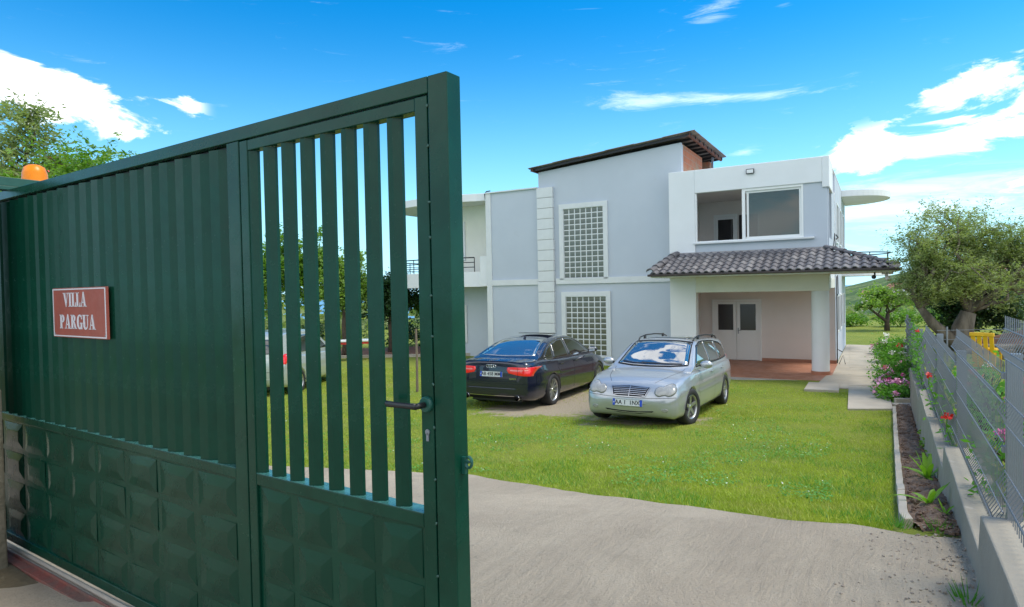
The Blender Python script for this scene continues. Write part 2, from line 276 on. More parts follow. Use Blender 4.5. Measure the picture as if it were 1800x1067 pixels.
# ------------------------------------------------------------------ mesh builder
class MB:
    def __init__(s): s.v = []; s.f = []; s.mi = []
    def add(s, vs, fs, mi=0):
        o = len(s.v); s.v += [tuple(map(float, p)) for p in vs]; s.f += [tuple(o+i for i in f) for f in fs]; s.mi += [mi]*len(fs); return s
    def box(s, x0, x1, y0, y1, z0, z1, mi=0):
        return s.add([(x0, y0, z0), (x1, y0, z0), (x1, y1, z0), (x0, y1, z0), (x0, y0, z1), (x1, y0, z1), (x1, y1, z1), (x0, y1, z1)],
              [(0, 3, 2, 1), (4, 5, 6, 7), (0, 1, 5, 4), (1, 2, 6, 5), (2, 3, 7, 6), (3, 0, 4, 7)], mi)
    def prism(s, pts, h0, h1, axis='z', mi=0):
        n = len(pts)
        def P(p, h): return {'z': (p[0], p[1], h), 'y': (p[0], h, p[1]), 'x': (h, p[0], p[1])}[axis]
        return s.add([P(p, h0) for p in pts]+[P(p, h1) for p in pts], [tuple(range(n))[::-1], tuple(range(n, 2*n))]+[(i, (i+1) % n, n+(i+1) % n, n+i) for i in range(n)], mi)
    def tube(s, pts, r, n=8, mi=0, cap=True, closed=False):
        pts = [Vector(p) for p in pts]; rs = r if isinstance(r, (list, tuple)) else [r]*len(pts)
        vs = []; a = None
        for i, p in enumerate(pts):
            if closed: t = pts[(i+1) % len(pts)]-pts[i-1]
            else: t = pts[min(i+1, len(pts)-1)]-pts[max(i-1, 0)]
            t.normalize()
            if a is None: a = t.orthogonal().normalized()
            else:
                a = a-t*a.dot(t); a = a.normalized() if a.length > 1e-6 else t.orthogonal().normalized()
            b = t.cross(a)
            vs += [p+(a*math.cos(2*math.pi*k/n)+b*math.sin(2*math.pi*k/n))*rs[i] for k in range(n)]
        L = len(pts); fs = []
        for i in range(L if closed else L-1):
            j = (i+1) % L
            fs += [(i*n+k, i*n+(k+1) % n, j*n+(k+1) % n, j*n+k) for k in range(n)]
        if cap and not closed: fs += [tuple(range(n))[::-1], tuple((L-1)*n+k for k in range(n))]
        return s.add(vs, fs, mi)
    def lathe(s, prof, n=24, axis='z', c=(0, 0, 0), mi=0, closed=False):
        vs = []
        for r, h in prof:
            for k in range(n):
                a = 2*math.pi*k/n; x, y = r*math.cos(a), r*math.sin(a)
                p = {'z': (x, y, h), 'y': (x, h, y), 'x': (h, x, y)}[axis]
                vs.append((p[0]+c[0], p[1]+c[1], p[2]+c[2]))
        L = len(prof); fs = []
        for i in range(L if closed else L-1):
            j = (i+1) % L
            fs += [(i*n+k, i*n+(k+1) % n, j*n+(k+1) % n, j*n+k) for k in range(n)]
        return s.add(vs, fs, mi)
    def sphere(s, c, r, n=8, mi=0, sq=(1, 1, 1)):
        vs = []; m_ = n//2
        for i in range(m_+1):
            th = math.pi*i/m_
            for k in range(n): vs.append((c[0]+r*sq[0]*math.sin(th)*math.cos(2*math.pi*k/n), c[1]+r*sq[1]*math.sin(th)*math.sin(2*math.pi*k/n), c[2]+r*sq[2]*math.cos(th)))
        return s.add(vs, [(i*n+k, (i+1)*n+k, (i+1)*n+(k+1) % n, i*n+(k+1) % n) for i in range(m_) for k in range(n)], mi)
    def mesh(s, name, mats, smooth=False, fix=True):
        me = bpy.data.meshes.new(name); me.from_pydata(s.v, [], s.f)
        for m_ in (mats if isinstance(mats, (list, tuple)) else [mats]): me.materials.append(m_)
        if any(s.mi): me.polygons.foreach_set('material_index', s.mi)
        if smooth: me.polygons.foreach_set('use_smooth', [True]*len(s.f))
        me.update()
        if fix:
            import bmesh
            b = bmesh.new(); b.from_mesh(me); bmesh.ops.recalc_face_normals(b, faces=b.faces); b.to_mesh(me); b.free()
        return me
    def build(s, name, mats, parent=None, smooth=False, bevel=0, fix=True, auto=False, **kw):
        o = bpy.data.objects.new(name, s.mesh(name, mats, smooth, fix)); col.objects.link(o); o.parent = parent
        if bevel:
            b = o.modifiers.new('bevel', 'BEVEL'); b.width = bevel; b.segments = 2; b.limit_method = 'ANGLE'
        tag(o, **kw); return o
def tag(o, label=None, cat=None, group=None, kind=None):
    if label: o['label'] = label
    if cat: o['category'] = cat
    if group: o['group'] = group
    if kind: o['kind'] = kind
    return o
def empty(name, loc=(0, 0, 0), rz=0, parent=None, **kw):
    o = bpy.data.objects.new(name, None); col.objects.link(o); o.location = loc; o.rotation_euler = (0, 0, rz); o.parent = parent; o.empty_display_size = .2
    return tag(o, **kw)
def link(name, me, parent=None, loc=None, rot=None, mw=None, **kw):
    o = bpy.data.objects.new(name, me); col.objects.link(o); o.parent = parent
    if mw is not None: o.matrix_local = mw
    else:
        if loc: o.location = loc
        if rot: o.rotation_euler = rot
    return tag(o, **kw)
def npmesh(name, V, F, mats, parent=None, smooth=False, mi=None, **kw):
    # V (n,3), F (m,k) arrays, fast path for leaves and blades
    me = bpy.data.meshes.new(name); V = np.asarray(V, np.float32); F = np.asarray(F, np.int32); k = F.shape[1]
    me.vertices.add(len(V)); me.vertices.foreach_set('co', V.ravel())
    me.loops.add(F.size); me.loops.foreach_set('vertex_index', F.ravel())
    me.polygons.add(len(F)); me.polygons.foreach_set('loop_start', np.arange(len(F), dtype=np.int32)*k)
    for m_ in (mats if isinstance(mats, (list, tuple)) else [mats]): me.materials.append(m_)
    if mi is not None: me.polygons.foreach_set('material_index', np.asarray(mi, np.int32))
    if smooth: me.polygons.foreach_set('use_smooth', [True]*len(F))
    me.update(calc_edges=True); me.validate()
    o = bpy.data.objects.new(name, me); col.objects.link(o); o.parent = parent
    return tag(o, **kw)
# ------------------------------------------------------------------ terrain
TT = [(-8, 1.2), (2.5, 1.19), (3.4, 1.13), (4.2, 1.05), (6, .78), (8, .52), (10, .34), (12, .22), (14, .15), (16, .10), (18, .06), (22, .03), (60, 0)]
def zg(y): return float(np.interp(y, [t[0] for t in TT], [t[1] for t in TT]))
FA = R(30.7); FF = np.array([math.sin(FA), math.cos(FA)]); FN = np.array([math.cos(FA), -math.sin(FA)])   # fence line
def fence_xy(L, n): return (FF[0]*L+FN[0]*n, FF[1]*L+FN[1]*n)
def zn(y): return float(np.interp(y, [-8, 3, 6, 10, 16, 40], [1.3, 1.28, 1.18, 1.10, 1.05, .8]))
def ground(x, y):
    n = x*FN[0]+y*FN[1]; L = x*FF[0]+y*FF[1]
    if n > .44 and L < 27: return zn(y) if n > .5 else zg(y)
    return zg(y)
def grid(name, xs, ys, fz, m_, parent=None, **kw):
    V = [(x, y, fz(x, y)) for y in ys for x in xs]; nx = len(xs)
    F = [(j*nx+i, j*nx+i+1, (j+1)*nx+i+1, (j+1)*nx+i) for j in range(len(ys)-1) for i in range(nx-1)]
    return npmesh(name, V, F, m_, parent, smooth=True, **kw)
def jit(x, y, a=.02, s=.8): return a*mnoise.noise(Vector((x*s, y*s, 3.3)))
grid('lawn', list(np.linspace(-45, 55, 121)), list(np.linspace(-8, 60, 205)), lambda x, y: zg(y)+jit(x, y)*(1 if y > 8 else .5)-(max(0, y-44)*.25)-(max(0, x-34)*.2 if y > 30 else 0), M['lawn'], kind='structure')
# neighbour's raised garden, on its own sheet behind the fence wall
def fgrid(name, Ls, ns, fz, m_, **kw):
    V = []
    for L in Ls:
        for n in ns:
            x, y = fence_xy(L, n); V.append((x, y, fz(x, y, L, n)))
    k = len(ns); F = [(j*k+i, j*k+i+1, (j+1)*k+i+1, (j+1)*k+i) for j in range(len(Ls)-1) for i in range(k-1)]
    return npmesh(name, V, F, m_, None, smooth=True, **kw)
fgrid('neighbour_garden', list(np.linspace(-3, 27, 61)), [.50, .7, 1, 1.5, 2, 3, 4, 6, 8, 11, 15, 20, 26], lambda x, y, L, n: zn(y)+jit(x, y, .04), M['lawn'], kind='structure')
fgrid('neighbour_path', list(np.linspace(6.8, 7.9, 3)), [1.2, 3, 6, 10], lambda x, y, L, n: zn(y)+.06, M['conc'], kind='structure')
# driveway: sloping slab with a curved far edge
EDGE = [(-9, 9.5), (-5, 8.4), (-3, 7.6), (-1.67, 7.05), (-.48, 6.59), (.46, 5.55), (1.27, 4.8), (1.86, 4.2), (2.2, 4.08), (2.45, 3.8), (3.2, 3.7), (3.6, 3.6)]
def edge_y(x): return float(np.interp(x, [e[0] for e in EDGE], [e[1] for e in EDGE]))+.05*mnoise.noise(Vector((x*2.5, 0, 0)))+.02*mnoise.noise(Vector((x*11, 4, 0)))
V = []; nx = 160; ny = 60
for j in range(ny):
    for i in range(nx):
        x = -9+12.6*i/(nx-1); t = j/(ny-1); y = -6+(edge_y(x)+6)*t
        # keep the sheet on the drive side of the fence wall
        V.append((x, y, zg(y)+.022+jit(x, y)*(1 if y > 8 else .5)+.006*mnoise.noise(Vector((x*5, y*5, 1)))))
F = [(j*nx+i, j*nx+i+1, (j+1)*nx+i+1, (j+1)*nx+i) for j in range(ny-1) for i in range(nx-1)]
npmesh('driveway', V, F, M['drive'], smooth=True, kind='structure')
# far land, hills and sea
def farz(x, y):
    z = -.4-62*min(1, max(0, (y-45))/900)**.8
    r2 = math.hypot(x-1150, (y-1150)*.9); z += 150*math.exp(-(r2/480)**2)
    r3 = math.hypot(x-190, y-210); z += 19*math.exp(-(r3/85)**2)
    return z+3*mnoise.fractal(Vector((x*.02, y*.02, 0)), 1., 2., 5)*min(1, y/200)
xs = list(np.concatenate([-np.geomspace(1500, 10, 30), np.linspace(-5, 200, 45), np.geomspace(210, 2500, 40)])); ys = list(np.concatenate([np.linspace(40, 120, 20), np.geomspace(125, 2500, 60)]))
grid('hills', xs, ys, farz, M['hill'], kind='structure')
mb = MB(); mb.box(-15000, 15000, 1500, 16000, -60.5, -60); mb.build('sea', M['sea'], kind='structure')
# ================================================================== HOUSE
HA = R(29.9); HO = (8.525, 17.62, 0)
house = empty('villa', HO, -HA, label='two-storey grey and white villa with tiled porch roof behind the parked cars', cat='house')
def hpart(name, m_, *boxes, parent=None, bevel=0, **kw):
    b = MB()
    for q in boxes: b.box(*q)
    return b.build(name, M[m_] if isinstance(m_, str) else m_, parent or house, bevel=bevel, **kw)
# main masses
hpart('wall', 'wallgrey', (-11.1, -8.95, .5, 10.5, -.3, 6.2), label='grey rendered front wall beside the quoins')
b = MB(); b.prism([(-8.95, -.3), (-3.9, -.3), (-3.9, 7.15), (-8.95, 6.75)], .5, .62, 'y'); b.build('wall', M['wallgrey'], house, label='tall grey stair tower wall')
b = MB(); b.prism([(-8.949, -.3), (-3.96, -.3), (-3.96, 7.12), (-8.949, 6.72)], .62, 3.27, 'y'); b.box(-3.96, -3.9, .62, 3.27, 5.6, 7.13)
b.build('brick_wall', M['brick'], house)
hpart('brick_wall', 'brick', (-4.3, -3.9, 4.45, 4.9, 5.6, 7.2), (-8.9, -8.5, 3.27, 4.9, 5.6, 6.75))
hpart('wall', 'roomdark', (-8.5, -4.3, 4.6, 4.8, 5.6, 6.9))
hpart('render_patch', 'wallgrey', (-3.9, -3.892, .62, .70, 6.1, 7.1), label='strip of spilled render on the brick')
# roof of the tower: sheets on purlins
tr = empty('tower_roof', parent=house)
def troof(s): return 6.83+(s+9.2)*(.50/5.65)
for i in range(6):
    s0 = -9.2+i*.96; s1 = s0+1.0; V = []; F = []; nw = 120
    for k in range(nw+1):
        ww = .18+4.75*k/nw; dz_ = .018*math.sin(k*2*math.pi/4.0)
        for s_ in (s0, s1):
            V.append((s_, ww, troof(s_)+dz_+.012*(i % 2)+.05)); V.append((s_, ww, troof(s_)+dz_+.012*(i % 2)+.038))
    for k in range(nw):
        a = k*4; F += [(a, a+2, a+6, a+4), (a+1, a+5, a+7, a+3), (a+2, a+3, a+7, a+6), (a, a+4, a+5, a+1)]
    F += [(0, 1, 3, 2), (nw*4, nw*4+2, nw*4+3, nw*4+1)]
    q = MB(); q.add(V, F); q.build('roof_sheet', M['sheet'], tr)
for i in range(9):
    ww = .3+i*.56; q = MB(); q.prism([(-9.15, troof(-9.15)-.055), (-3.52, troof(-3.52)-.055), (-3.52, troof(-3.52)+.02), (-9.15, troof(-9.15)+.02)], ww, ww+.05, 'y'); q.build('purlin', M['metaldark'], tr)
for s_ in (-3.62, -9.1):
    q = MB(); q.box(s_, s_+.05, .2, 4.9, troof(s_)-.075, troof(s_)-.058); q.box(s_+.05, s_+.07, .2, 4.9, troof(s_)-.075, troof(s_)+.02); q.build('rafter', M['rust'], tr)
q = MB(); q.box(-3.72, -3.66, 3.9, 3.96, 5.9, troof(-3.7)-.08); q.build('post', M['galv'], house)
# starter bars left at the parapet corner
q = MB()
for k in range(3): q.tube([(-8.98+.05*k, .6, 6.15), (-8.99+.05*k, .6, 6.45), (-8.95+.05*k, .62, 6.75)], .009, 5)
for k in range(3): q.tube([(-8.98, .6, 6.3+.13*k), (-8.9, .58, 6.36+.13*k), (-8.86, .62, 6.3+.13*k), (-8.92, .66, 6.24+.13*k)], .007, 5)
q.build('starter_bar', M['metaldark'], house)
# string course, corner strip, parapet coping
hpart('string_course', 'trim', (-10.93, -8.99, .44, .5, 2.8, 3.0), (-8.31, -4.18, .44, .5, 2.8, 3.0))
hpart('corner_strip', 'trim', (-11.15, -10.93, .46, .62, -.3, 6.2))
hpart('parapet_coping', 'trim', (-11.15, -8.99, .42, .66, 6.2, 6.24))
q = MB(); q.tube([(-11.17, .5, 6.0), (-11.17, .46, 6.2), (-11.1, .46, 6.28), (-10.95, .5, 6.3)], .022, 8); q.build('downpipe', M['metaldark'], house, smooth=True)
# quoins
me = MB().box(0, .62, 0, .13, 0, .352).mesh('quoin', M['trim'])
for k in range(17):
    o = link('quoin', me, house, (-8.97+random.uniform(-.004, .004), .37+random.uniform(-.003, .003), -.02+k*.366)); bv = o.modifiers.new('b', 'BEVEL'); bv.width = .012; bv.segments = 2
hpart('quoin_core', 'mortar', (-8.95, -8.37, .39, .5, -.2, 6.18))
# glass block windows
def gbwin(s0, s1, z0, z1, nc, nr):
    fr = empty('window', parent=house)
    hpart('window_surround', 'trim', (s0-.16, s0, .44, .5, z0-.06, z1+.17), (s1, s1+.16, .44, .5, z0-.06, z1+.17), (s0, s1, .44, .5, z1, z1+.17), (s0, s1, .43, .5, z0-.06, z0), parent=fr)
    hpart('joint_grid', 'trim', (s0, s1, .484, .5, z0, z1), parent=fr)
    cw = (s1-s0)/nc; ch = (z1-z0)/nr; g = .017
    mq = MB(); a, b_ = cw/2-g, ch/2-g
    mq.add([(-a, 0, -b_), (a, 0, -b_), (a, 0, b_), (-a, 0, b_), (-a*.86, -.006, -b_*.86), (a*.86, -.006, -b_*.86), (a*.86, -.006, b_*.86), (-a*.86, -.006, b_*.86)], [(0, 1, 5, 4), (1, 2, 6, 5), (2, 3, 7, 6), (3, 0, 4, 7), (4, 5, 6, 7)])
    me = mq.mesh('glass_block', M['gblock'])
    for i in range(nc):
        for j in range(nr):
            link('glass_block', me, fr, (s0+(i+.5)*cw, .483, z0+(j+.5)*ch), (random.uniform(-.012, .012), 0, random.uniform(-.012, .012)))
gbwin(-7.99, -6.53, 3.0, 5.38, 7, 13)
gbwin(-7.95, -6.47, .35, 2.36, 7, 11)
# right wing
hpart('wall', 'inner', (-4.17, .25, 2.93, 3.15, -.3, 2.8), (-4.17, .25, 2.93, 3.15, 3., 5.5), label='pale pinkish back wall of porch and loggia')
hpart('wall', 'wallgrey', (-4.17, .25, 3.15, 10.5, -.3, 6.1), (.1, .25, 1.45, 3.15, 3.0, 5.45), (.1, .25, .2, .35, 3.0, 5.3), (.1, .25, .35, 1.45, 3.0, 3.93), (.245, .25, 2.93, 3.15, -.3, 2.8))
hpart('wall', 'inner', (-4.165, -3.95, .3, 2.93, -.2, 2.79), (-4.165, -3.95, .3, 2.93, 3., 5.5))
hpart('floor_slab', 'wallwhite', (-4.165, .245, .36, 2.93, 2.8, 3.0))
hpart('ceiling_slab', 'inner', (-4.165, .09, .21, 2.93, 5.5, 5.62))
hpart('pillar', 'wallwhite', (-4.17, -3.38, 0., .3, -.3, 6.15), bevel=.012)
hpart('parapet_band', 'wallwhite', (-3.38, .1, .0, .2, 5.45, 6.15), (.1, .28, 0., 1.62, 5.30, 6.15), (.1, .26, 1.62, 10.52, 6.1, 6.15), bevel=.015)
hpart('wall', 'wallgrey', (-3.38, .22, .06, .2, 3.0, 3.91), (-.38, .22, .06, .2, 3.91, 5.45))
hpart('beam', 'soffit', (-3.38, .25, 0., .36, 2.44, 2.9), (-.1, .25, .36, 2.93, 2.5, 2.8), bevel=.01)
q = MB(); q.lathe([(.232, .19), (.230, .3), (.230, 2.439)], 40, 'z', c=(.01, .24, 0)); q.build('column', M['wallwhite'], house, smooth=True)
q = MB(); q.lathe([(0, .1), (.248, .1), (.248, .19), (0, .19)], 40, 'z', c=(.01, .24, 0)); q.build('column_skirting', M['terracotta'], house)
# loggia window: left half open, right half glazed
wn_ = empty('loggia_window', parent=house)
hpart('window_frame', 'pvc', (-3.38, -3.33, .04, .14, 3.95, 5.45), (-3.33, -.38, .04, .14, 3.95, 3.99), (-2.02, -.38, .04, .14, 5.38, 5.45), (-.43, -.38, .04, .14, 3.99, 5.38), (-2.02, -1.93, .03, .09, 3.99, 5.38), parent=wn_, bevel=.004)
hpart('sliding_sash', 'pvc', (-1.93, -.43, .10, .15, 3.99, 4.05), (-1.93, -.43, .10, .15, 5.32, 5.38), (-1.90, -1.84, .10, .15, 4.05, 5.32), (-.49, -.43, .10, .15, 4.05, 5.32), parent=wn_, bevel=.004)
gl = mat('clear_pane', (.20, .22, .20), .03, trans=.72, spec=.7)
hpart('pane', gl, (-1.84, -.49, .12, .126, 4.05, 5.32), parent=wn_)
hpart('sill', 'trim', (-3.42, -.1, -.06, .06, 3.90, 3.95), parent=wn_, bevel=.006)
# doors in back walls
def doorleaf(s0, s1, z0, z1, g0, g1, handle=0, par=None, gm='glassdoor'):
    d = hpart('door_leaf', 'pvc', (s0, g0, 2.88, 2.93, z0, z1), (g1, s1, 2.88, 2.93, z0, z1), (g0, g1, 2.88, 2.93, z0, z0+.0+ (1.0 if z1-z0 > 1.6 else .1)), (g0, g1, 2.88, 2.93, z1-.09, z1), parent=par, bevel=.005)
    hpart('door_glass', gm, (g0, g1, 2.905, 2.915, z0+(1.0 if z1-z0 > 1.6 else .1), z1-.09), parent=par)
    if handle:
        q = MB(); q.box(handle-.015, handle+.015, 2.865, 2.88, z0+.88, z0+1.08); q.tube([(handle, 2.87, z0+1.0), (handle, 2.83, z0+1.0), (handle+.11, 2.83, z0+1.0)], .01, 8); q.build('door_handle', M['galv'], par)
pd = empty('porch_door', parent=house)
hpart('door_frame', 'pvc', (-3.54, -3.48, 2.86, 2.93, .1, 2.16), (-2.0, -1.94, 2.86, 2.93, .1, 2.16), (-3.48, -2.0, 2.86, 2.93, 2.1, 2.16), parent=pd, bevel=.005)
doorleaf(-3.48, -2.745, .12, 2.09, -3.34, -2.84, 0, pd); doorleaf(-2.735, -2.0, .12, 2.09, -2.62, -2.12, -2.68, pd)
ld = empty('loggia_door', parent=house)
hpart('door_frame', 'pvc', (-3.44, -3.38, 2.86, 2.93, 3.0, 5.05), (-2.74, -2.68, 2.86, 2.93, 3.0, 5.05), (-3.38, -2.74, 2.86, 2.93, 4.98, 5.05), parent=ld)
doorleaf(-3.37, -2.75, 3.02, 4.97, -3.31, -2.81, 0, ld, 'glassdark')
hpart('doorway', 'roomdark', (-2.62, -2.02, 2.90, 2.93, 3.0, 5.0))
hpart('door_frame', 'pvc', (-2.02, -1.96, 2.87, 2.93, 3.0, 5.04))
hpart('hanging_coat', 'rust', (-2.5, -2.3, 2.82, 2.9, 4.15, 4.6), bevel=.04); hpart('hanging_coat', 'navy', (-2.52, -2.28, 2.80, 2.9, 3.6, 4.2), bevel=.05)
hpart('porch_floor', 'terracotta', (-4.1, .3, -1.12, 2.93, -.1, .1))
hpart('porch_step', 'conc', (-4.1, .6, -1.66, -1.12, -.2, .085), bevel=.01)
hpart('skirting', 'terracotta', (-1.94, .25, 2.90, 2.93, .1, .2), (.25, .275, 2.92, 3.6, .02, .2))
# small fittings
q = MB(); q.sphere((-.97, 2.0, 2.72), .06, 10, sq=(1, 1, .8)); q.tube([(-.97, 2.0, 2.72), (-.97, 2.0, 2.82)], .03, 8); q.build('ceiling_lamp', M['black'], house, smooth=True)
fl = hpart('floodlight', 'metaldark', (-1.88, -1.66, -.07, -.02, 5.86, 6.0), (-1.8, -1.74, -.02, 0, 5.88, 5.98), bevel=.006)
hpart('lens', 'white', (-1.86, -1.68, -.075, -.07, 5.88, 5.98), parent=fl)
q = MB(); q.tube([(.30, 2.86, 2.86), (.30, 2.86, .12)], .017, 10); q.build('downpipe', M['metaldark'], house, smooth=True)
q = MB(); q.tube([(.30, 3.5, 2.9), (.31, 3.5, 2.3), (.31, 3.2, 2.25), (.31, 2.95, 2.3)], .014, 6); q.build('cable', M['black'], house)
q = MB(); q.tube([(.27, 1.6, 3.55), (.30, 2.0, 4.15), (.31, 2.1, 3.7)], .012, 6); q.tube([(.30, 2.6, 4.0), (.36, 2.6, 4.05), (.30, 2.6, 4.15)], .02, 6); q.build('cable', M['metaldark'], house)
for ww in (3.7, 5.6, 7.8):       # side windows, shallow frames
    fr = hpart('side_window', 'pvc', (.25, .29, ww, ww+1.0, 3.95, 4.0), (.25, .29, ww, ww+1.0, 5.2, 5.26), (.25, .29, ww, ww+.06, 4.0, 5.2), (.25, .29, ww+.94, ww+1.0, 4.0, 5.2)); hpart('pane', 'glassdark', (.25, .262, ww+.06, ww+.94, 4.0, 5.2), parent=fr)
    fr = hpart('side_window', 'pvc', (.25, .29, ww, ww+1.0, 1.0, 1.06), (.25, .29, ww, ww+1.0, 2.2, 2.26), (.25, .29, ww, ww+.06, 1.06, 2.2), (.25, .29, ww+.94, ww+1.0, 1.06, 2.2)); hpart('pane', 'glassdark', (.25, .262, ww+.06, ww+.94, 1.06, 2.2), parent=fr)
q = MB(); q.tube([(.33, 3.1, .05), (.45, 3.15, .35), (.52, 3.1, .05)], .012, 6); q.tube([(.3, 3.4, .5), (.42, 3.5, .42)], .014, 6); q.build('garden_tap', M['metaldark'], house)
# rounded canopies and balconies
def ell(cs, cw, rs, rw, a0, a1, n=26, pw=2.0):
    out = []
    for k in range(n+1):
        a = R(a0+(a1-a0)*k/n); c, s_ = math.cos(a), math.sin(a)
        out.append((cs+rs*math.copysign(abs(c)**(2/pw), c), cw+rw*math.copysign(abs(s_)**(2/pw), s_)))
    return out
o1 = ell(.25, 9.1, 1.62, 1.7, -90, 90)
q = MB(); q.prism(o1, 5.88, 6.12); q.build('canopy', M['wallwhite'], house, bevel=.01)
q = MB(); q.prism(o1, 2.9, 3.1); q.build('balcony', M['wallwhite'], house)
def rail(pts, z0, z1, name, par, n=3, posts=6, m_='metaldark'):
    rr = empty(name, parent=par)
    for k in range(n):
        q = MB(); q.tube([(p[0], p[1], z1-(z1-z0)*k/(n)) for p in pts], .016 if k else .022, 6); q.build('handrail', M[m_], rr, smooth=True)
    for k in range(posts):
        p = pts[int(round(k*(len(pts)-1)/(posts-1)))]; q = MB(); q.tube([(p[0], p[1], z0-.02), (p[0], p[1], z1)], .018, 6); q.build('baluster', M[m_], rr)
rail(o1, 3.1, 3.78, 'balcony_railing', house)
oL = [(-11.16, 1.6), (-11.16, .62)]+ell(-13.4, 2.6, 3.1, 2.35, -58, -190, 34, 2.4)+[(-16.3, 5.5), (-13.4, 5.5), (-13.4, 1.6)]
q = MB(); q.prism(oL, 5.98, 6.26); q.build('canopy', M['wallwhite'], house, bevel=.01)
q = MB(); q.prism(oL, 2.78, 2.95); q.build('balcony', M['wallwhite'], house)
# solid upstand of the left balcony and its railing
ov = [p for p in oL[1:-3]]; V = []; F = []
for (x, y) in ov:
    cx, cy = -13.0, 3.2; dx_, dy_ = cx-x, cy-y; l = math.hypot(dx_, dy_); ix, iy = x+dx_/l*.12, y+dy_/l*.12
    V += [(x, y, 2.949), (x, y, 3.34), (ix, iy, 3.34), (ix, iy, 2.949)]
for k in range(len(ov)-1):
    a = 4*k; F += [(a, a+4, a+5, a+1), (a+1, a+5, a+6, a+2), (a+2, a+6, a+7, a+3)]
q = MB(); q.add(V, F); q.build('balcony_upstand', M['wallwhite'], house)
hpart('balcony_pier', 'wallwhite', (-11.5, -11.17, .56, .72, 2.8, 3.92))
rail([(x+(.06 if x < -12.6 else 0), y+.06, 0) for x, y in ov[2:]], 3.34, 3.88, 'balcony_railing', house, 3, 12)
hpart('wall', 'soffit', (-13.5, -11.1, 1.6, 10.4, 2.9, 6.1), label='cream upper wall set back behind left balcony')
hpart('wall', 'wallgrey', (-13.5, -11.1, 1.601, 10.4, -.3, 2.9))
for (s0, s1, z0, z1) in ((-13.45, -12.97, 3.95, 5.26), (-13.45, -12.96, .66, 1.96)):
    fr = hpart('window_surround', 'trim', (s0, s1+.13, 1.55, 1.6, z0-.1, z0), (s1, s1+.13, 1.55, 1.6, z0, z1), (s0, s1+.13, 1.55, 1.6, z1, z1+.1)); hpart('shutter', 'roomdark', (s0, s1, 1.58, 1.6, z0, z1), parent=fr)
# ------------------------------------------------------------------ porch roof with real tiles
pr = empty('porch_roof', parent=house)
EV = -1.55; ZR, ZE = 3.60, 3.0
A_, B_, Cc, D_ = (-3.95, 0, ZR), (-4.32, EV, ZE), (1.83, EV, ZE), (.16, 0, ZR)
q = MB(); q.add([A_, B_, Cc, D_, (-3.95, 0, ZE-.02), (-4.32, EV, ZE-.03), (1.83, EV, ZE-.03), (.16, 0, ZE-.02)], [(0, 1, 2, 3), (1, 5, 6, 2), (0, 4, 5, 1)]); 
q.add([(.16, 0, ZR), (1.83, EV, ZE), (1.83, .9, ZE), (.26, .9, ZR), (1.83, EV, ZE-.03), (1.83, .9, ZE-.03), (.26, .9, ZE-.03)], [(0, 1, 2, 3), (1, 4, 5, 2), (2, 5, 6, 3)]); q.build('roof_deck', M['mortar'], pr)
hpart('soffit', 'soffit', (-4.3, 1.78, EV+.03, -.001, 2.9, 2.965), (.281, 1.78, -.001, .88, 2.9, 2.965), parent=pr)
hpart('gutter', 'gutter', (-4.36, 1.88, EV-.10, EV-.0, 2.935, 3.0), (1.83, 1.93, EV, .9, 2.935, 3.0), parent=pr, bevel=.015)
# pantile: one roll and one flat, thickness showing on the lower edge
TWd, TL = .212, .335
prof = [(-.5, .0), (-.42, -.002), (-.3, .004), (-.2, .028), (-.08, .048), (.06, .052), (.2, .045), (.32, .02), (.42, .006), (.5, .012)]
Vt = []
for (yy, lift) in ((0, .0), (-TL, .030)):
    for (a, b_) in prof: Vt.append((a*TWd*1.06, yy, b_+lift))
for (a, b_) in prof: Vt.append((a*TWd*1.06, -TL, b_+.004))
n_ = len(prof); Ft = [(i, i+1, n_+i+1, n_+i) for i in range(n_-1)]+[(n_+i, n_+i+1, 2*n_+i+1, 2*n_+i) for i in range(n_-1)]
tq = MB(); tq.add(Vt, Ft); tile_me = tq.mesh('roof_tile', M['rooftile'], smooth=False)
tile2 = tile_me.copy(); tile2.materials.clear(); tile2.materials.append(mat('weathered_roof_tile', (.15, .14, .145), .7, c2=(.19, .18, .185), vs=3, bump=.2, bs=60))
def tiles(o, u, d, nrows, inside, off=0):
    u = Vector(u).normalized(); d = Vector(d).normalized(); nrm = u.cross(-d).normalized()
    if nrm.z < 0: nrm = -nrm
    for r in range(nrows):
        for c in range(-2, 40):
            cu = (c+.5)*TWd; cdn = .04+r*.272
            p = Vector(o)+u*cu+d*(cdn+.15)
            if not inside(p): continue
            q0 = Vector(o)+u*cu+d*cdn+nrm*(.012+random.uniform(-.003, .003))
            mw = Matrix((u, -d, nrm)).transposed().to_4x4(); mw = Matrix.Translation(q0) @ mw @ Matrix.Rotation(random.uniform(-.012, .012), 4, 'Z')
            link('roof_tile', tile_me if random.random() < .75 else tile2, pr, mw=mw)
SL = Vector((0, EV, ZE-ZR)).length
tiles((-4.5, 0, ZR), (1, 0, 0), (0, EV, ZE-ZR), 6, lambda p: (-3.95+(-.37)*(p.y/EV))-.02 < p.x < .16+1.67*(p.y/EV)+.0)
tiles((.26, -1.6, ZR), (0, 1, 0), (1.6, 0, ZE-ZR), 6, lambda p: p.y < .85 and p.x > .3 and p.y > EV*(p.x-.16)/1.67+.0 and p.x < 1.8)
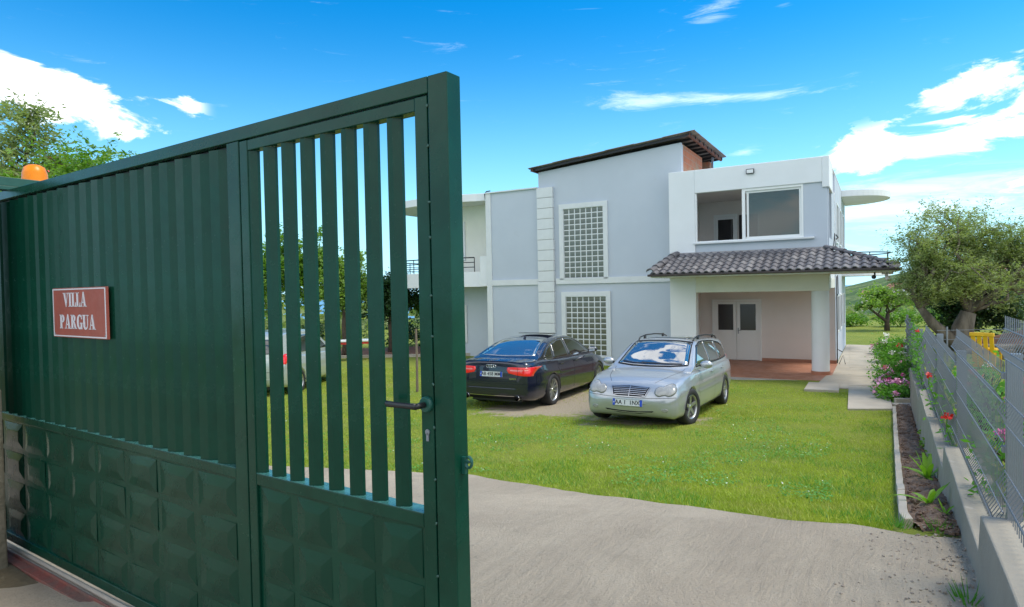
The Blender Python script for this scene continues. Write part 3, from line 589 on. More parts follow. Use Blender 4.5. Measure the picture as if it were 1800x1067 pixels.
def caps(a, b_, n, r=.085):
    a, b_ = Vector(a), Vector(b_); t = (b_-a).normalized(); x = t.cross(Vector((0, 0, 1))).normalized(); z = x.cross(t)
    L_ = (b_-a).length/n; V = []; F = []
    for (yy, rr, lf) in ((0, r*.86, 0), (L_*1.12, r*1.05, .02), (L_*1.12, r*.85, .0)):
        for k in range(9):
            an = math.pi*k/8; V.append((rr*math.cos(an), yy, rr*.8*math.sin(an)+lf))
    for j in range(2): F += [(j*9+k, j*9+k+1, j*9+k+10, j*9+k+9) for k in range(8)]
    me = MB().add(V, F).mesh('ridge_cap', M['rooftile'], smooth=False)
    for k in range(n):
        mw = Matrix((x, t, z)).transposed().to_4x4(); mw = Matrix.Translation(a+t*L_*k+Vector((0, 0, .045))) @ mw; link('ridge_cap', me, pr, mw=mw)
caps((-3.93, 0, ZR), (-4.30, EV+.05, ZE+.03), 5, .12); caps((.16, 0, ZR), (1.80, EV+.03, ZE+.02), 7)
q = MB(); q.prism([(-.012, 0), (.10, 0), (.08, .05), (0, .05)], 0, 1, 'x'); 
hpart('flashing', 'mortar', (-3.9, .2, -.05, .0, 3.60, 3.66), parent=pr)
# spot lamps and camera under the right eave
q = MB(); q.tube([(1.35, -1.2, 2.9), (1.35, -1.25, 2.82)], .02, 6); q.sphere((1.33, -1.3, 2.78), .055, 10); q.build('security_camera', M['black'], house, smooth=True)
q = MB(); q.tube([(1.6, -1.2, 2.9), (1.6, -1.2, 2.8), (1.62, -1.28, 2.76)], .035, 8); q.sphere((1.63, -1.3, 2.74), .07, 10); q.box(1.5, 1.75, -1.22, -1.18, 2.84, 2.9); q.build('eave_lamp', M['sign_white'], house, smooth=False)
# paths
def hxy(s, w_): return (HO[0]+s*math.cos(HA)+w_*math.sin(HA), HO[1]-s*math.sin(HA)+w_*math.cos(HA))
def slab(name, pts, th, m_, zo=.03, **kw):
    q = MB(); P = []
    # subdivide the outline along its length so that the slab follows the slope
    n = 14; (a, b_, c, d) = pts; top = []
    for i in range(n+1):
        t = i/n; l = (a[0]+(d[0]-a[0])*t, a[1]+(d[1]-a[1])*t); r = (b_[0]+(c[0]-b_[0])*t, b_[1]+(c[1]-b_[1])*t); top.append((l, r))
    V = []
    for l, r in top:
        V += [(l[0], l[1], zg(l[1])+zo), (r[0], r[1], zg(r[1])+zo), (r[0], r[1], zg(r[1])+zo-th), (l[0], l[1], zg(l[1])+zo-th)]
    F = []
    for i in range(n):
        a_ = 4*i; F += [(a_, a_+1, a_+5, a_+4), (a_+1, a_+2, a_+6, a_+5), (a_+3, a_, a_+4, a_+7)]
    F += [(0, 3, 2, 1), (4*n, 4*n+1, 4*n+2, 4*n+3)]
    q.add(V, F); return q.build(name, M[m_], **kw)
pts = [(6.33, 12.0), (7.12, 11.88), (15.03, 26.06), (13.92, 26.31)]
def lerp2(a, b_, t): return (a[0]+(b_[0]-a[0])*t, a[1]+(b_[1]-a[1])*t)
ts = [0, .115, .235, .36, .5, .65, .82, 1]
pL0, pL1, pR0, pR1 = pts[0], (14.1, 26.3), pts[1], pts[2]
lf = [lerp2((6.33, 12.0), (8.05, 15.1), 0), (7.66-.05, 14.47)]
path = empty('garden_path', kind='structure')
def pline(t, side): 
    return lerp2(pR0, pR1, t) if side else lerp2((6.33, 12.0), (14.05, 26.4), t)
for a, b_ in zip(ts[:-1], ts[1:]):
    e = .0012
    slab('path_slab', [pline(a+e, 0), pline(a+e, 1), pline(b_-e, 1), pline(b_-e, 0)], .12, 'conc', .035+random.uniform(-.004, .004), parent=path)
slab('path_slab', [hxy(.27, 2.905), hxy(1.2, 2.905), hxy(.8, 10.6), hxy(.27, 10.6)], .12, 'conc', .024, parent=path)
slab('path_slab', [hxy(.05, -2.6), hxy(1.0, -2.6), hxy(.95, 2.9), hxy(.3, 2.9)], .12, 'conc', .030, parent=path)
tag(slab('concrete_cover', [(6.80, 14.82), (7.45, 14.5), (8.1, 15.72), (7.5, 16.08)], .08, 'conc', .05), label='flat square concrete cover slab lying in lawn beside the path', cat='cover slab', kind='thing')
# ================================================================== GATE (local x = away from camera, y = leftwards, z up)
GA = R(56); GD = (math.cos(GA), math.sin(GA))
GL = lambda l: None
GZ = 1.2
gate = empty('sliding_gate', (GD[0]*1.41-math.sin(GA)*1.16, GD[1]*1.41+math.cos(GA)*1.16, GZ), GA, label='dark green metal sliding gate with slatted door, standing half open', cat='gate')
def gpart(name, m_, *boxes, parent=None, bevel=.0025, **kw):
    # boxes in (l0,l1,z0,z1,d0,d1), l measured from the camera's foot along the gate
    b = MB()
    for (l0, l1, z0, z1, d0, d1) in boxes: b.box(d0, d1, l0-1.16, l1-1.16, z0-GZ, z1-GZ)
    return b.build(name, M[m_] if isinstance(m_, str) else m_, parent or gate, bevel=bevel, **kw)
LE = 5.1
gpart('end_post', 'green', (1.16, 1.232, 1.22, 3.275, 0, .062))
gpart('top_rail', 'green', (1.2335, LE, 3.226, 3.275, 0, .06))
gpart('divider_post', 'green', (2.172, 2.248, 1.22, 3.2245, 0.001, .055))
gpart('bottom_rail', 'green', (2.25, LE, 1.22, 1.27, 0.004, .055), (1.2335, 2.17, 1.215, 1.235, .004, .055))
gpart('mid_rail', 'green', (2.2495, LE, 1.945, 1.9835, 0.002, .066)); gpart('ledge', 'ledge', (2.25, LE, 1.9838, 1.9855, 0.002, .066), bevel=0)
gpart('guide_strip', 'metaldark', (2.25, LE, 3.20, 3.2245, .03, .055))
# louvre slats of the left leaf
def slat_mesh(wd, dp, z0, z1, lip, m_='green'):
    q = MB(); t = .003
    P = [(.004, 0), (.012, .001), (.004+dp*.22+t, -wd*.42), (dp+t, -wd+t), (dp+lip, -wd+t), (dp+lip, -wd), (dp-.001, -wd), (.004+dp*.22, -wd*.42)]
    q.prism(P, z0-GZ, z1-GZ); return q.mesh('slat', M[m_])
me = slat_mesh(.108, .052, 1.986, 3.215, .006)
sl = 4.39
k = 0
while sl > 2.30:
    o = link('slat', me, gate, (0, sl-1.16, 0), (0, 0, random.uniform(-.09, .05))); sl -= .1262
for e in (4.516, 4.642, 4.768, 4.894): link('slat', me, gate, (0, e-1.16, 0))
# embossed lower panels: a pressed sheet, each field a truncated pyramid
def emb_mesh(w_, h_, dp, name='embossed_field'):
    q = MB(); a, b_ = w_/2, h_/2; fr = .012
    rings = [(a, b_, 0), (a-.006, b_-.006, -.0012), (a-.046, b_-.040, dp), (a-.052, b_-.046, dp-.0005)]
    V = []
    for (x, y, d) in rings: V += [(d, -x, -y), (d, x, -y), (d, x, y), (d, -x, y)]
    F = []
    for r in range(len(rings)-1): F += [(4*r+k_, 4*r+(k_+1) % 4, 4*r+4+(k_+1) % 4, 4*r+4+k_) for k_ in range(4)]
    F.append(tuple(4*(len(rings)-1)+k_ for k_ in range(4))); q.add(V, F); return q.mesh(name, M['green'])
gpart('lower_sheet', 'green', (2.262, LE, 1.27, 1.944, 0.012, .016), bevel=0)
em = emb_mesh(.262, .146, -.0075)
for i in range(9):
    for j in range(4):
        o = link('embossed_field', em, gate, (.0115, 2.40+i*.2965-1.16, 1.86-j*.172-GZ), (random.uniform(-.006, .006), random.uniform(-.02, .02), random.uniform(-.02, .02)))
gpart('rib', 'green', (2.262, LE, 1.9445, 1.9445+.0005, .003, .004), bevel=0)
# pedestrian door in the gate
dr = empty('door', parent=gate)
gpart('stile', 'green', (2.118, 2.168, 1.245, 3.221, .002, .045), (1.286, 1.2625, 1.245, 3.221, .002, .045), parent=dr) if False else None
gpart('stile', 'green', (2.119, 2.1665, 1.245, 3.221, .002, .045), parent=dr)
gpart('stile', 'green', (1.2385, 1.287, 1.245, 3.221, .002, .045), parent=dr)
gpart('rail', 'green', (1.288, 2.118, 3.182, 3.2205, .003, .045), parent=dr)
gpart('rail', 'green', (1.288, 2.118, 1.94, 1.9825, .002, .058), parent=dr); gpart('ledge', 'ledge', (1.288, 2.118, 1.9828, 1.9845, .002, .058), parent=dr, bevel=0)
gpart('rail', 'green', (1.288, 2.118, 1.245, 1.275, .003, .045), parent=dr)
me = slat_mesh(.042, .024, 1.985, 3.181, .010)
for k in range(8): link('bar', me, dr, (0, 2.128-.1035*k-1.16, 0), (0, 0, random.uniform(-.02, .03)))
gpart('lower_sheet', 'green', (1.288, 2.118, 1.276, 1.939, .012, .016), parent=dr, bevel=0)
em2 = emb_mesh(.176, .152, -.0075)
for i in range(4):
    for j in range(4): link('embossed_field', em2, dr, (.0115, 1.390+i*.208-1.16, 1.855-j*.176-GZ), (random.uniform(-.01, .01), random.uniform(-.02, .02), random.uniform(-.02, .02)))
# weld spatter along the seam, door to frame
wq = MB().sphere((0, 0, 0), .005, 6, sq=(.6, 1.3, .8)).mesh('weld_bead', M['weld'], smooth=True)
for k in range(14): link('weld_bead', wq, gate, (0.0, 1.2355-1.16+random.uniform(-.001, .001), 1.40+k*.139+random.uniform(-.02, .02)-GZ), (random.uniform(0, 3), 0, 0))
# lever handle and lock
hd = empty('handle', (0, 1.262-1.16, 2.315-GZ), parent=dr)
q = MB(); q.lathe([(0, -.012), (.021, -.012), (.024, -.006), (.024, .002), (0, .002)], 20, 'x'); q.build('rose', M['green_dull'], hd, smooth=False, bevel=.001)
q = MB(); q.tube([(-.01, 0, 0), (-.04, 0, 0), (-.048, .006, 0)], .009, 10)
V = []; F = []
for (yy, a, b_, dxx) in ((.0, .009, .010, 0), (.02, .009, .009, -.001), (.05, .007, .0085, -.003), (.09, .006, .009, -.004), (.118, .006, .010, -.002), (.124, .003, .006, -.001)):
    for kk in range(10):
        an = 2*math.pi*kk/10; V.append((-.048+dxx+a*math.cos(an), yy, b_*math.sin(an)))
for j in range(5): F += [(j*10+kk, j*10+(kk+1) % 10, j*10+10+(kk+1) % 10, j*10+10+kk) for kk in range(10)]
F += [tuple(range(10)), tuple(50+kk for kk in range(10))]
q.add(V, F); q.build('lever', M['black'], hd, smooth=True)
q = MB(); q.lathe([(0, -.002), (.0085, -.002), (.0085, .002)], 14, 'x', c=(0, 1.262-1.16, 2.232-GZ)); q.box(-.002, .002, 1.2575-1.16, 1.2665-1.16, 2.205-GZ, 2.23-GZ); q.build('lock_cylinder', M['galv'], dr)
# latch eye welded to the end post
q = MB(); ring = [(.035, -.004-.018*math.cos(a)-.012, .018*math.sin(a)) for a in np.linspace(0, 2*math.pi, 15)[:-1]]
q.tube([(.035, -.003-.022, 2.15-GZ+.0)]+[(.035, -.022-.012*math.cos(a), 2.15-GZ+.016*math.sin(a)) for a in np.linspace(math.pi*.9, -math.pi*.9, 14)], .0045, 6)
q.box(.03, .04, -.012, 0, 2.115-GZ, 2.165-GZ); q.build('latch_eye', M['green_dull'], gate)
# name plate with raised letters
npz = empty('name_plate', (-.012, 3.51-1.16, 2.578-GZ), parent=gate)
npz.rotation_euler = (R(.0), 0, 0)
hw_, hh_ = .290, .124
q = MB(); q.box(-.004, .009, -hw_, hw_, -hh_, hh_); q.build('plate_board', M['sign_red'], npz, bevel=.0015)
q = MB()
for bx in ((-hw_+.002, hw_-.002, hh_-.010, hh_-.004), (-hw_+.002, hw_-.002, -hh_+.004, -hh_+.010), (-hw_+.002, -hw_+.010, -hh_+.010, hh_-.010), (hw_-.010, hw_-.002, -hh_+.010, hh_-.010)): q.box(-.0055, -.0042, *bx)
q.build('plate_border', M['sign_white'], npz)
ST, TH, SF = .27, .085, .13
def gl_I(x=0, w_=.5): return [[(x+w_/2-ST/2, 0), (x+w_/2+ST/2, 0), (x+w_/2+ST/2, 1), (x+w_/2-ST/2, 1)], [(x, 0), (x+w_, 0), (x+w_, .06), (x, .06)], [(x, .94), (x+w_, .94), (x+w_, 1), (x, 1)]]
def arc(cx, cy, rx0, ry0, rx1, ry1, a0, a1, n=10):
    out = []
    for k in range(n):
        b0, b1 = R(a0+(a1-a0)*k/n), R(a0+(a1-a0)*(k+1)/n)
        out.append([(cx+rx0*math.cos(b0), cy+ry0*math.sin(b0)), (cx+rx1*math.cos(b0), cy+ry1*math.sin(b0)), (cx+rx1*math.cos(b1), cy+ry1*math.sin(b1)), (cx+rx0*math.cos(b1), cy+ry0*math.sin(b1))])
    return out
GLY = {
 'I': (.5, gl_I()),
 'L': (.72, gl_I()+[[(.385, 0), (.72, 0), (.72, .30), (.66, .30), (.58, .06), (.385, .06)]]),
 'V': (.95, [[(.10, 1), (.39, 1), (.60, .22), (.50, -.03)], [(.80, 1), (.88, 1), (.57, 0), (.50, -.03), (.52, .1)], [(0, .94), (.48, .94), (.48, 1), (0, 1)], [(.66, .94), (1.0, .94), (1., 1), (.66, 1)]]),
 'A': (.95, [[(.46, 1.03), (.58, 1.03), (.88, 0), (.60, 0)], [(.46, 1.03), (.50, .88), (.20, 0), (.11, 0)], [(.25, .26), (.66, .26), (.66, .34), (.28, .34)], [(0, 0), (.32, 0), (.32, .06), (0, .06)], [(.52, 0), (1.0, 0), (1., .06), (.52, .06)]]),
 'P': (.8, gl_I()+arc(.38, .71, .17, .20, .42, .29, -90, 90)+[[(.3, .42), (.40, .42), (.40, .51), (.3, .51)], [(.3, .91), (.40, .91), (.40, 1), (.3, 1)]]),
 'R': (.95, gl_I()+arc(.38, .74, .16, .17, .40, .26, -90, 90)+[[(.3, .48), (.40, .48), (.40, .57), (.3, .57)], [(.3, .91), (.40, .91), (.40, 1), (.3, 1)], [(.42, .5), (.62, .5), (.92, 0), (.66, 0)], [(.62, 0), (.98, 0), (.98, .06), (.62, .06)]]),
 'G': (.88, arc(.46, .5, .17, .42, .44, .52, 50, 310, 18)+[[(.62, .0), (.84, .0), (.84, .40), (.62, .40)], [(.52, .38), (.88, .38), (.88, .45), (.52, .45)], [(.72, .70), (.80, .68), (.80, .98), (.74, .98)]]),
 'U': (.92, [[(.10, .3), (.36, .3), (.36, 1), (.10, 1)], [(.72, .3), (.80, .3), (.80, 1), (.72, 1)]]+arc(.45, .3, .09, .20, .35, .33, 180, 290, 8)+arc(.45, .3, .27, .20, .35, .33, 290, 360, 6)+[[(0, .94), (.47, .94), (.47, 1), (0, 1)], [(.60, .94), (.92, .94), (.92, 1), (.60, 1)]]),
}
def word(txt, cy, h, xs, track, par, x0=None):
    wd = sum(GLY[c][0] for c in txt)*xs*h+track*(len(txt)-1); x = -wd/2 if x0 is None else x0
    for c in txt:
        q = MB()
        for pl in GLY[c][1]:
            q.prism([(-(x+p[0]*xs*h), cy+p[1]*h) for p in pl], -.0062, -.0042, 'x')
        q.build('letter', M['sign_white'], par); x += GLY[c][0]*xs*h+track
word('VILLA', .030, .070, .92, .002, npz, -.166); word('PARGUA', -.080, .070, .98, .003, npz, -.212)
sq_ = MB().lathe([(0, -.0065), (.004, -.006), (.005, -.004)], 8, 'x').mesh('screw', M['galv'])
for (a, b_) in ((-.275, -.108), (.275, -.108)): link('screw', sq_, npz, (0, a, b_))
# beacon, guide beam, pillar, track
def gxy(l, d): return (GD[0]*(1.41+d)-math.sin(GA)*l, GD[1]*(1.41+d)+math.cos(GA)*l)
bx_, by_ = gxy(4.50, .17)
bc = empty('warning_beacon', (bx_, by_, 3.302), label='orange flashing beacon standing on top of the green guide beam', cat='beacon')
q = MB(); q.lathe([(0, .0), (.078, 0), (.080, .012), (.066, .024), (0, .024)], 24); q.build('base', M['black'], bc, smooth=False, bevel=.002)
q = MB(); q.lathe([(.070, .024), (.068, .03), (.064, .10), (.052, .136), (.03, .15), (0, .153)], 24); q.build('lens', M['orange'], bc, smooth=True)
q = MB(); q.lathe([(.071, .018), (.073, .026), (.069, .036), (.066, .036)], 24); q.build('rim', M['white'], bc, smooth=True)
gb = empty('guide_beam', (*gxy(4.42, .0), 1.2), GA, label='short green steel beam crossing the far gate end under the orange beacon', cat='beam')
q = MB(); q.box(-.75, .30, .0, .07, 2.078, 2.10); q.box(-.75, .30, .0, .006, 2.10, 2.15); q.build('beam', M['green_dull'], gb, bevel=.002)
q = MB(); q.box(.20, .28, .0, .07, 0, 2.076); q.build('post', M['green_dull'], gb, bevel=.003)
gp = empty('gate_pillar', (*gxy(4.27, -.1), 1.14), GA, label='narrow rough plastered pillar at the far left end of the gate', cat='pillar')
q = MB(); q.box(-.40, 0, .0, .40, 0, 1.02); q.build('shaft', mat('pillar_plaster', (.16, .14, .10), .95, c2=(.10, .09, .06), vs=5, bump=.8, bs=25), gp, bevel=.012)
q = MB(); q.box(-.38, -.02, .035, .38, 1.02, 2.16); q.build('upper_shaft', mat('pillar_green', (.006, .035, .026), .6, bump=.3, bs=25), gp, bevel=.01)
tk = empty('gate_track', (*gxy(0, 0), 1.16), GA, label='rusty red steel channel with pale rail beneath the green gate', cat='track')
q = MB(); q.box(-.075, -.03, -1, 4.8, -.05, .016); q.box(-.03, -.022, -1, 4.8, -.05, .03); q.build('channel', mat('red_oxide', (.26, .07, .05), .8, c2=(.16, .09, .07), vs=9, bump=.5, bs=50), tk, bevel=.002)
q = MB(); q.tube([(.012, -1, .022), (.012, 4.8, .022)], .012, 8); q.box(-.01, .034, -1, 4.8, -.03, .012); q.build('rail', M['conc'], tk)
V = []; n1, n2 = 30, 12
for j in range(n2):
    for i in range(n1):
        l = 0.5+5.2*i/(n1-1); d = -2.3+2.22*j/(n2-1); x, y = gxy(l, d); V.append((x, y, 1.165+.012*mnoise.noise(Vector((x*3, y*3, 0)))))
F = [(j*n1+i, j*n1+i+1, (j+1)*n1+i+1, (j+1)*n1+i) for j in range(n2-1) for i in range(n1-1)]
npmesh('gateway_apron', V, F, mat('dirty_concrete', (.15, .11, .06), .95, c2=(.085, .065, .035), vs=3, bump=.7, bs=25, mottle=(14, .6, (.26, .21, .13), .6)), smooth=True, kind='structure')
# ================================================================== FENCE
post_me = MB().box(-.03, .03, -.03, .03, 0, 1).mesh('post', M['galv'])
LEV = [(-1.23, 1.27, 2.66, 0), (1.27, 3.77, 2.48, 1), (3.77, 6.27, 2.26, 2), (6.27, 8.77, 2.04, 3), (8.77, 11.27, 2.00, 4), (11.27, 13.77, 1.80, 5), (13.77, 16.27, 1.74, 6), (16.27, 18.77, 1.62, 7), (18.77, 21.27, 1.58, 8), (21.27, 23.77, 1.55, 9)]
PH = .93
fence = empty('mesh_fence', (*fence_xy(0, .47), 0), -FA, label='grey welded mesh fence stepping down along the flower bed', cat='fence')
# local: x = outward from the camera side, y = along the fence
fold = [0, .06, .12]
def wire_profile(H):
    # V-folds at top, middle and bottom
    z = [H, H-.06, H-.14, H-.20, H*.52+.06, H*.52, H*.52-.06, .20, .14, .06, 0.]
    x = [0, 0, -.035, 0, 0, -.03, 0, 0, -.035, 0, 0]
    return list(zip(x, z))
def panel(L0, L1, zt, i):
    pn = empty('fence_panel', (0, L0+.03, zt-PH), parent=fence)
    n = 49; wd = L1-L0-.06; q = MB()
    pr_ = wire_profile(PH)
    for k in range(n):
        y = wd*k/(n-1); q.tube([(x, y, z) for x, z in pr_], .0026, 4, cap=False)
    q.build('upright_wires', M['galvw'], pn, fix=False, kind='stuff')
    for (x, z) in ((-.005, PH-.06), (-.005, PH-.20), (-.038, PH-.14), (-.005, PH*.52+.06), (-.005, PH*.52-.06), (-.005, .20), (-.005, .06), (-.038, .14)):
        q = MB(); q.tube([(x, 0, z), (x, wd, z)], .003, 5); q.build('cross_wire', M['galvw'], pn)
for a, b_, zt, i in LEV: panel(a, b_, zt, i)
for i, (a, b_, zt, _) in enumerate(LEV):
    o = link('post', post_me, fence, (.035, a, zt-1.1)); o.scale = (1, 1, 1.14)
    if i: 
        for zz in (.12, .5, .85):
            q = MB(); q.box(-.012, .03, a-.02, a+.02, zt-PH+zz, zt-PH+zz+.03); q.build('clip', M['galv'], fence)
o = link('post', post_me, fence, (.035, 23.77, 1.55-1.1)); o.scale = (1, 1, 1.14)
fw_ = empty('fence_footing', (*fence_xy(0, .47), 0), -FA, label='low stepped concrete wall carrying the grey mesh fence', cat='wall')
def wall_block(L0, L1, zt, zt2=None):
    q = MB(); n = 10; V = []
    for i in range(n+1):
        L = L0+(L1-L0)*i/n; y = fence_xy(L, .38)[1]; zb = zg(y)-.25
        j1, j2 = .006*mnoise.noise(Vector((L*3, zt, 0))), .008*mnoise.noise(Vector((L*5, zt, 9)))
        V += [(-.125+j1, L, zb), (-.092+j1, L, zt+j2), (.13, L, zt+j2), (.15, L, zb)]
    F = []
    for i in range(n):
        a = 4*i; F += [(a, a+4, a+5, a+1), (a+1, a+5, a+6, a+2), (a+2, a+6, a+7, a+3)]
    F += [(0, 1, 2, 3), (4*n, 4*n+3, 4*n+2, 4*n+1)]
    q.add(V, F); q.build('wall_block', M['wallconc'], fw_, bevel=.008)
for a, b_, zt, i in LEV: wall_block(a+.0015, b_-.0015, zt-PH-.035)
# ================================================================== BED
def line_pts(pts, n):
    out = []; 
    for i in range(n+1):
        t = i/n*(len(pts)-1); k = min(int(t), len(pts)-2); out.append(lerp2(pts[k], pts[k+1], t-k))
    return out
def kxy(y):   # kerb line
    return float(np.interp(y, [4.1, 5.71, 9.51, 11.88, 26], [2.51, 3.46, 5.72, 7.13, 15.0]))
def ribbon(name, y0, y1, off0, off1, zt, zb, m_, n=30, jt=.0, **kw):
    q = MB(); V = []; F = []
    for i in range(n+1):
        y = y0+(y1-y0)*i/n; x = kxy(y); j = jt*mnoise.noise(Vector((y*4, 0, 5))); 
        V += [(x+off0+j, y, zg(y)+zb), (x+off0+j, y, zg(y)+zt), (x+off1+j, y, zg(y)+zt+j), (x+off1+j, y, zg(y)+zb)]
    for i in range(n):
        a = 4*i; F += [(a, a+4, a+5, a+1), (a+1, a+5, a+6, a+2), (a+2, a+6, a+7, a+3)]
    F += [(0, 1, 2, 3), (4*n, 4*n+3, 4*n+2, 4*n+1)]
    q.add(V, F); return q.build(name, m_, bevel=.006, **kw)
kb = empty('bed_kerb', label='pale concrete kerb edging the narrow flower bed by the lawn', cat='kerb')
ys_ = np.linspace(4.05, 12.0, 9)
for a, b_ in zip(ys_[:-1], ys_[1:]): ribbon('kerb_stone', a+.001, b_-.001, -.018, .045, .065+random.uniform(-.006, .006), -.1, M['conc'], 6, .012, parent=kb)
ribbon('kerb_stone', 12.62, 25.5, .12, .19, .10, -.1, M['conc'], 30, .01, parent=kb)
q = MB()
def cross(y, x0, x1, d, h): 
    b = MB(); b.box(x0, x1, y-d, y+d, zg(y)-.1, zg(y)+h); return b
for (yy, hh) in ((12.35, .05), (12.68, .12)):
    b = MB(); x0 = kxy(yy)+.06; b.box(0, .82, -.18 if hh < .1 else -.05, .18 if hh < .1 else .05, -.15, hh); o = b.build('cross_slab', M['conc'], kb, bevel=.01); o.location = (x0, yy, zg(yy)); o.rotation_euler = (0, 0, -.5 if False else R(-8))
V = []; F = []; nn, mm = 200, 16
def wallx(y): return fence_xy((y+.38*math.sin(FA))/math.cos(FA), .365)[0]
for i in range(nn):
    y = 3.7+(12.3-3.7)*i/(nn-1)
    for j in range(mm):
        t = j/(mm-1); x = kxy(y)+.05+(wallx(y)-kxy(y)-.05)*t
        V.append((x, y, zg(y)+.03+.035*mnoise.noise(Vector((x*9, y*9, 0)))+.02*mnoise.noise(Vector((x*25, y*25, 3)))+.02*math.sin(math.pi*t)-(.05 if y < 4.0 else 0)))
F = [(i*mm+j, i*mm+j+1, (i+1)*mm+j+1, (i+1)*mm+j) for i in range(nn-1) for j in range(mm-1)]
npmesh('bed_soil', V, F, M['soil'], smooth=True, kind='structure')
# clods and stones
def scatter_stones(name, pts, m_, r0, r1):
    base = MB().sphere((0, 0, 0), 1, 6, sq=(1, .8, .6)); bv = np.array(base.v); bf = [f for f in base.f]
    V = []; F = []; 
    for (x, y, z) in pts:
        r = random.uniform(r0, r1); a = random.uniform(0, 6.28); c, s_ = math.cos(a), math.sin(a)
        jj = RNG.uniform(.7, 1.3, (len(bv), 1)); p = bv*jj*r; p = np.stack([p[:, 0]*c-p[:, 1]*s_+x, p[:, 0]*s_+p[:, 1]*c+y, p[:, 2]+z], 1)
        o = len(V)*len(bv) if False else sum(len(v) for v in V); V.append(p); F += [tuple(o+i for i in f) for f in bf]
    me = bpy.data.meshes.new(name); me.from_pydata(np.concatenate(V).tolist(), [], F); me.materials.append(m_); o = bpy.data.objects.new(name, me); col.objects.link(o); return o
pts_ = []
for i in range(900):
    y = random.uniform(3.75, 12.2); x = random.uniform(kxy(y)+.08, wallx(y)-.02); pts_.append((x, y, zg(y)+.045))
tag(scatter_stones('soil_clods', pts_, M['soil'], .008, .028), kind='stuff')
pts_ = []
for i in range(420):
    y = random.uniform(2.2, 4.6); x0 = wallx(y); x = x0-abs(random.gauss(0, .28)); 
    if y > edge_y(min(x, 3.6)) and x < kxy(max(y, 4.05)): continue
    pts_.append((x, y, zg(y)+.026))
tag(scatter_stones('gravel', pts_, mat('gravel_stone', (.40, .34, .27), .9, c2=(.25, .21, .17), vs=30), .003, .011), kind='stuff')
# ================================================================== CARS
def ip(x, tb): 
    tb = sorted(tb); return float(np.interp(x, [t[0] for t in tb], [t[1] for t in tb]))
def smooth_ip(tb):
    # monotone-ish smoothed lookup so that body lines are curves
    tb = sorted(tb); X = np.array([t[0] for t in tb]); Y = np.array([t[1] for t in tb]); h = np.diff(X); d = np.diff(Y)/h
    m_ = np.zeros(len(X)); m_[0], m_[-1] = d[0], d[-1]
    for i in range(1, len(X)-1): m_[i] = 0 if d[i-1]*d[i] <= 0 else 2*d[i-1]*d[i]/(d[i-1]+d[i])
    def f(x):
        if x <= X[0]: return float(Y[0])
        if x >= X[-1]: return float(Y[-1])
        i = int(np.searchsorted(X, x)-1); t = (x-X[i])/h[i]
        return float((1+2*t)*(1-t)**2*Y[i]+t*(1-t)**2*h[i]*m_[i]+t*t*(3-2*t)*Y[i+1]+t*t*(t-1)*h[i]*m_[i+1])
    return f
SIDE = [(0, .90), (.06, .955), (.2, .985), (.45, 1.0), (.62, .992), (.72, .998), (.9, .965), (1, .935)]
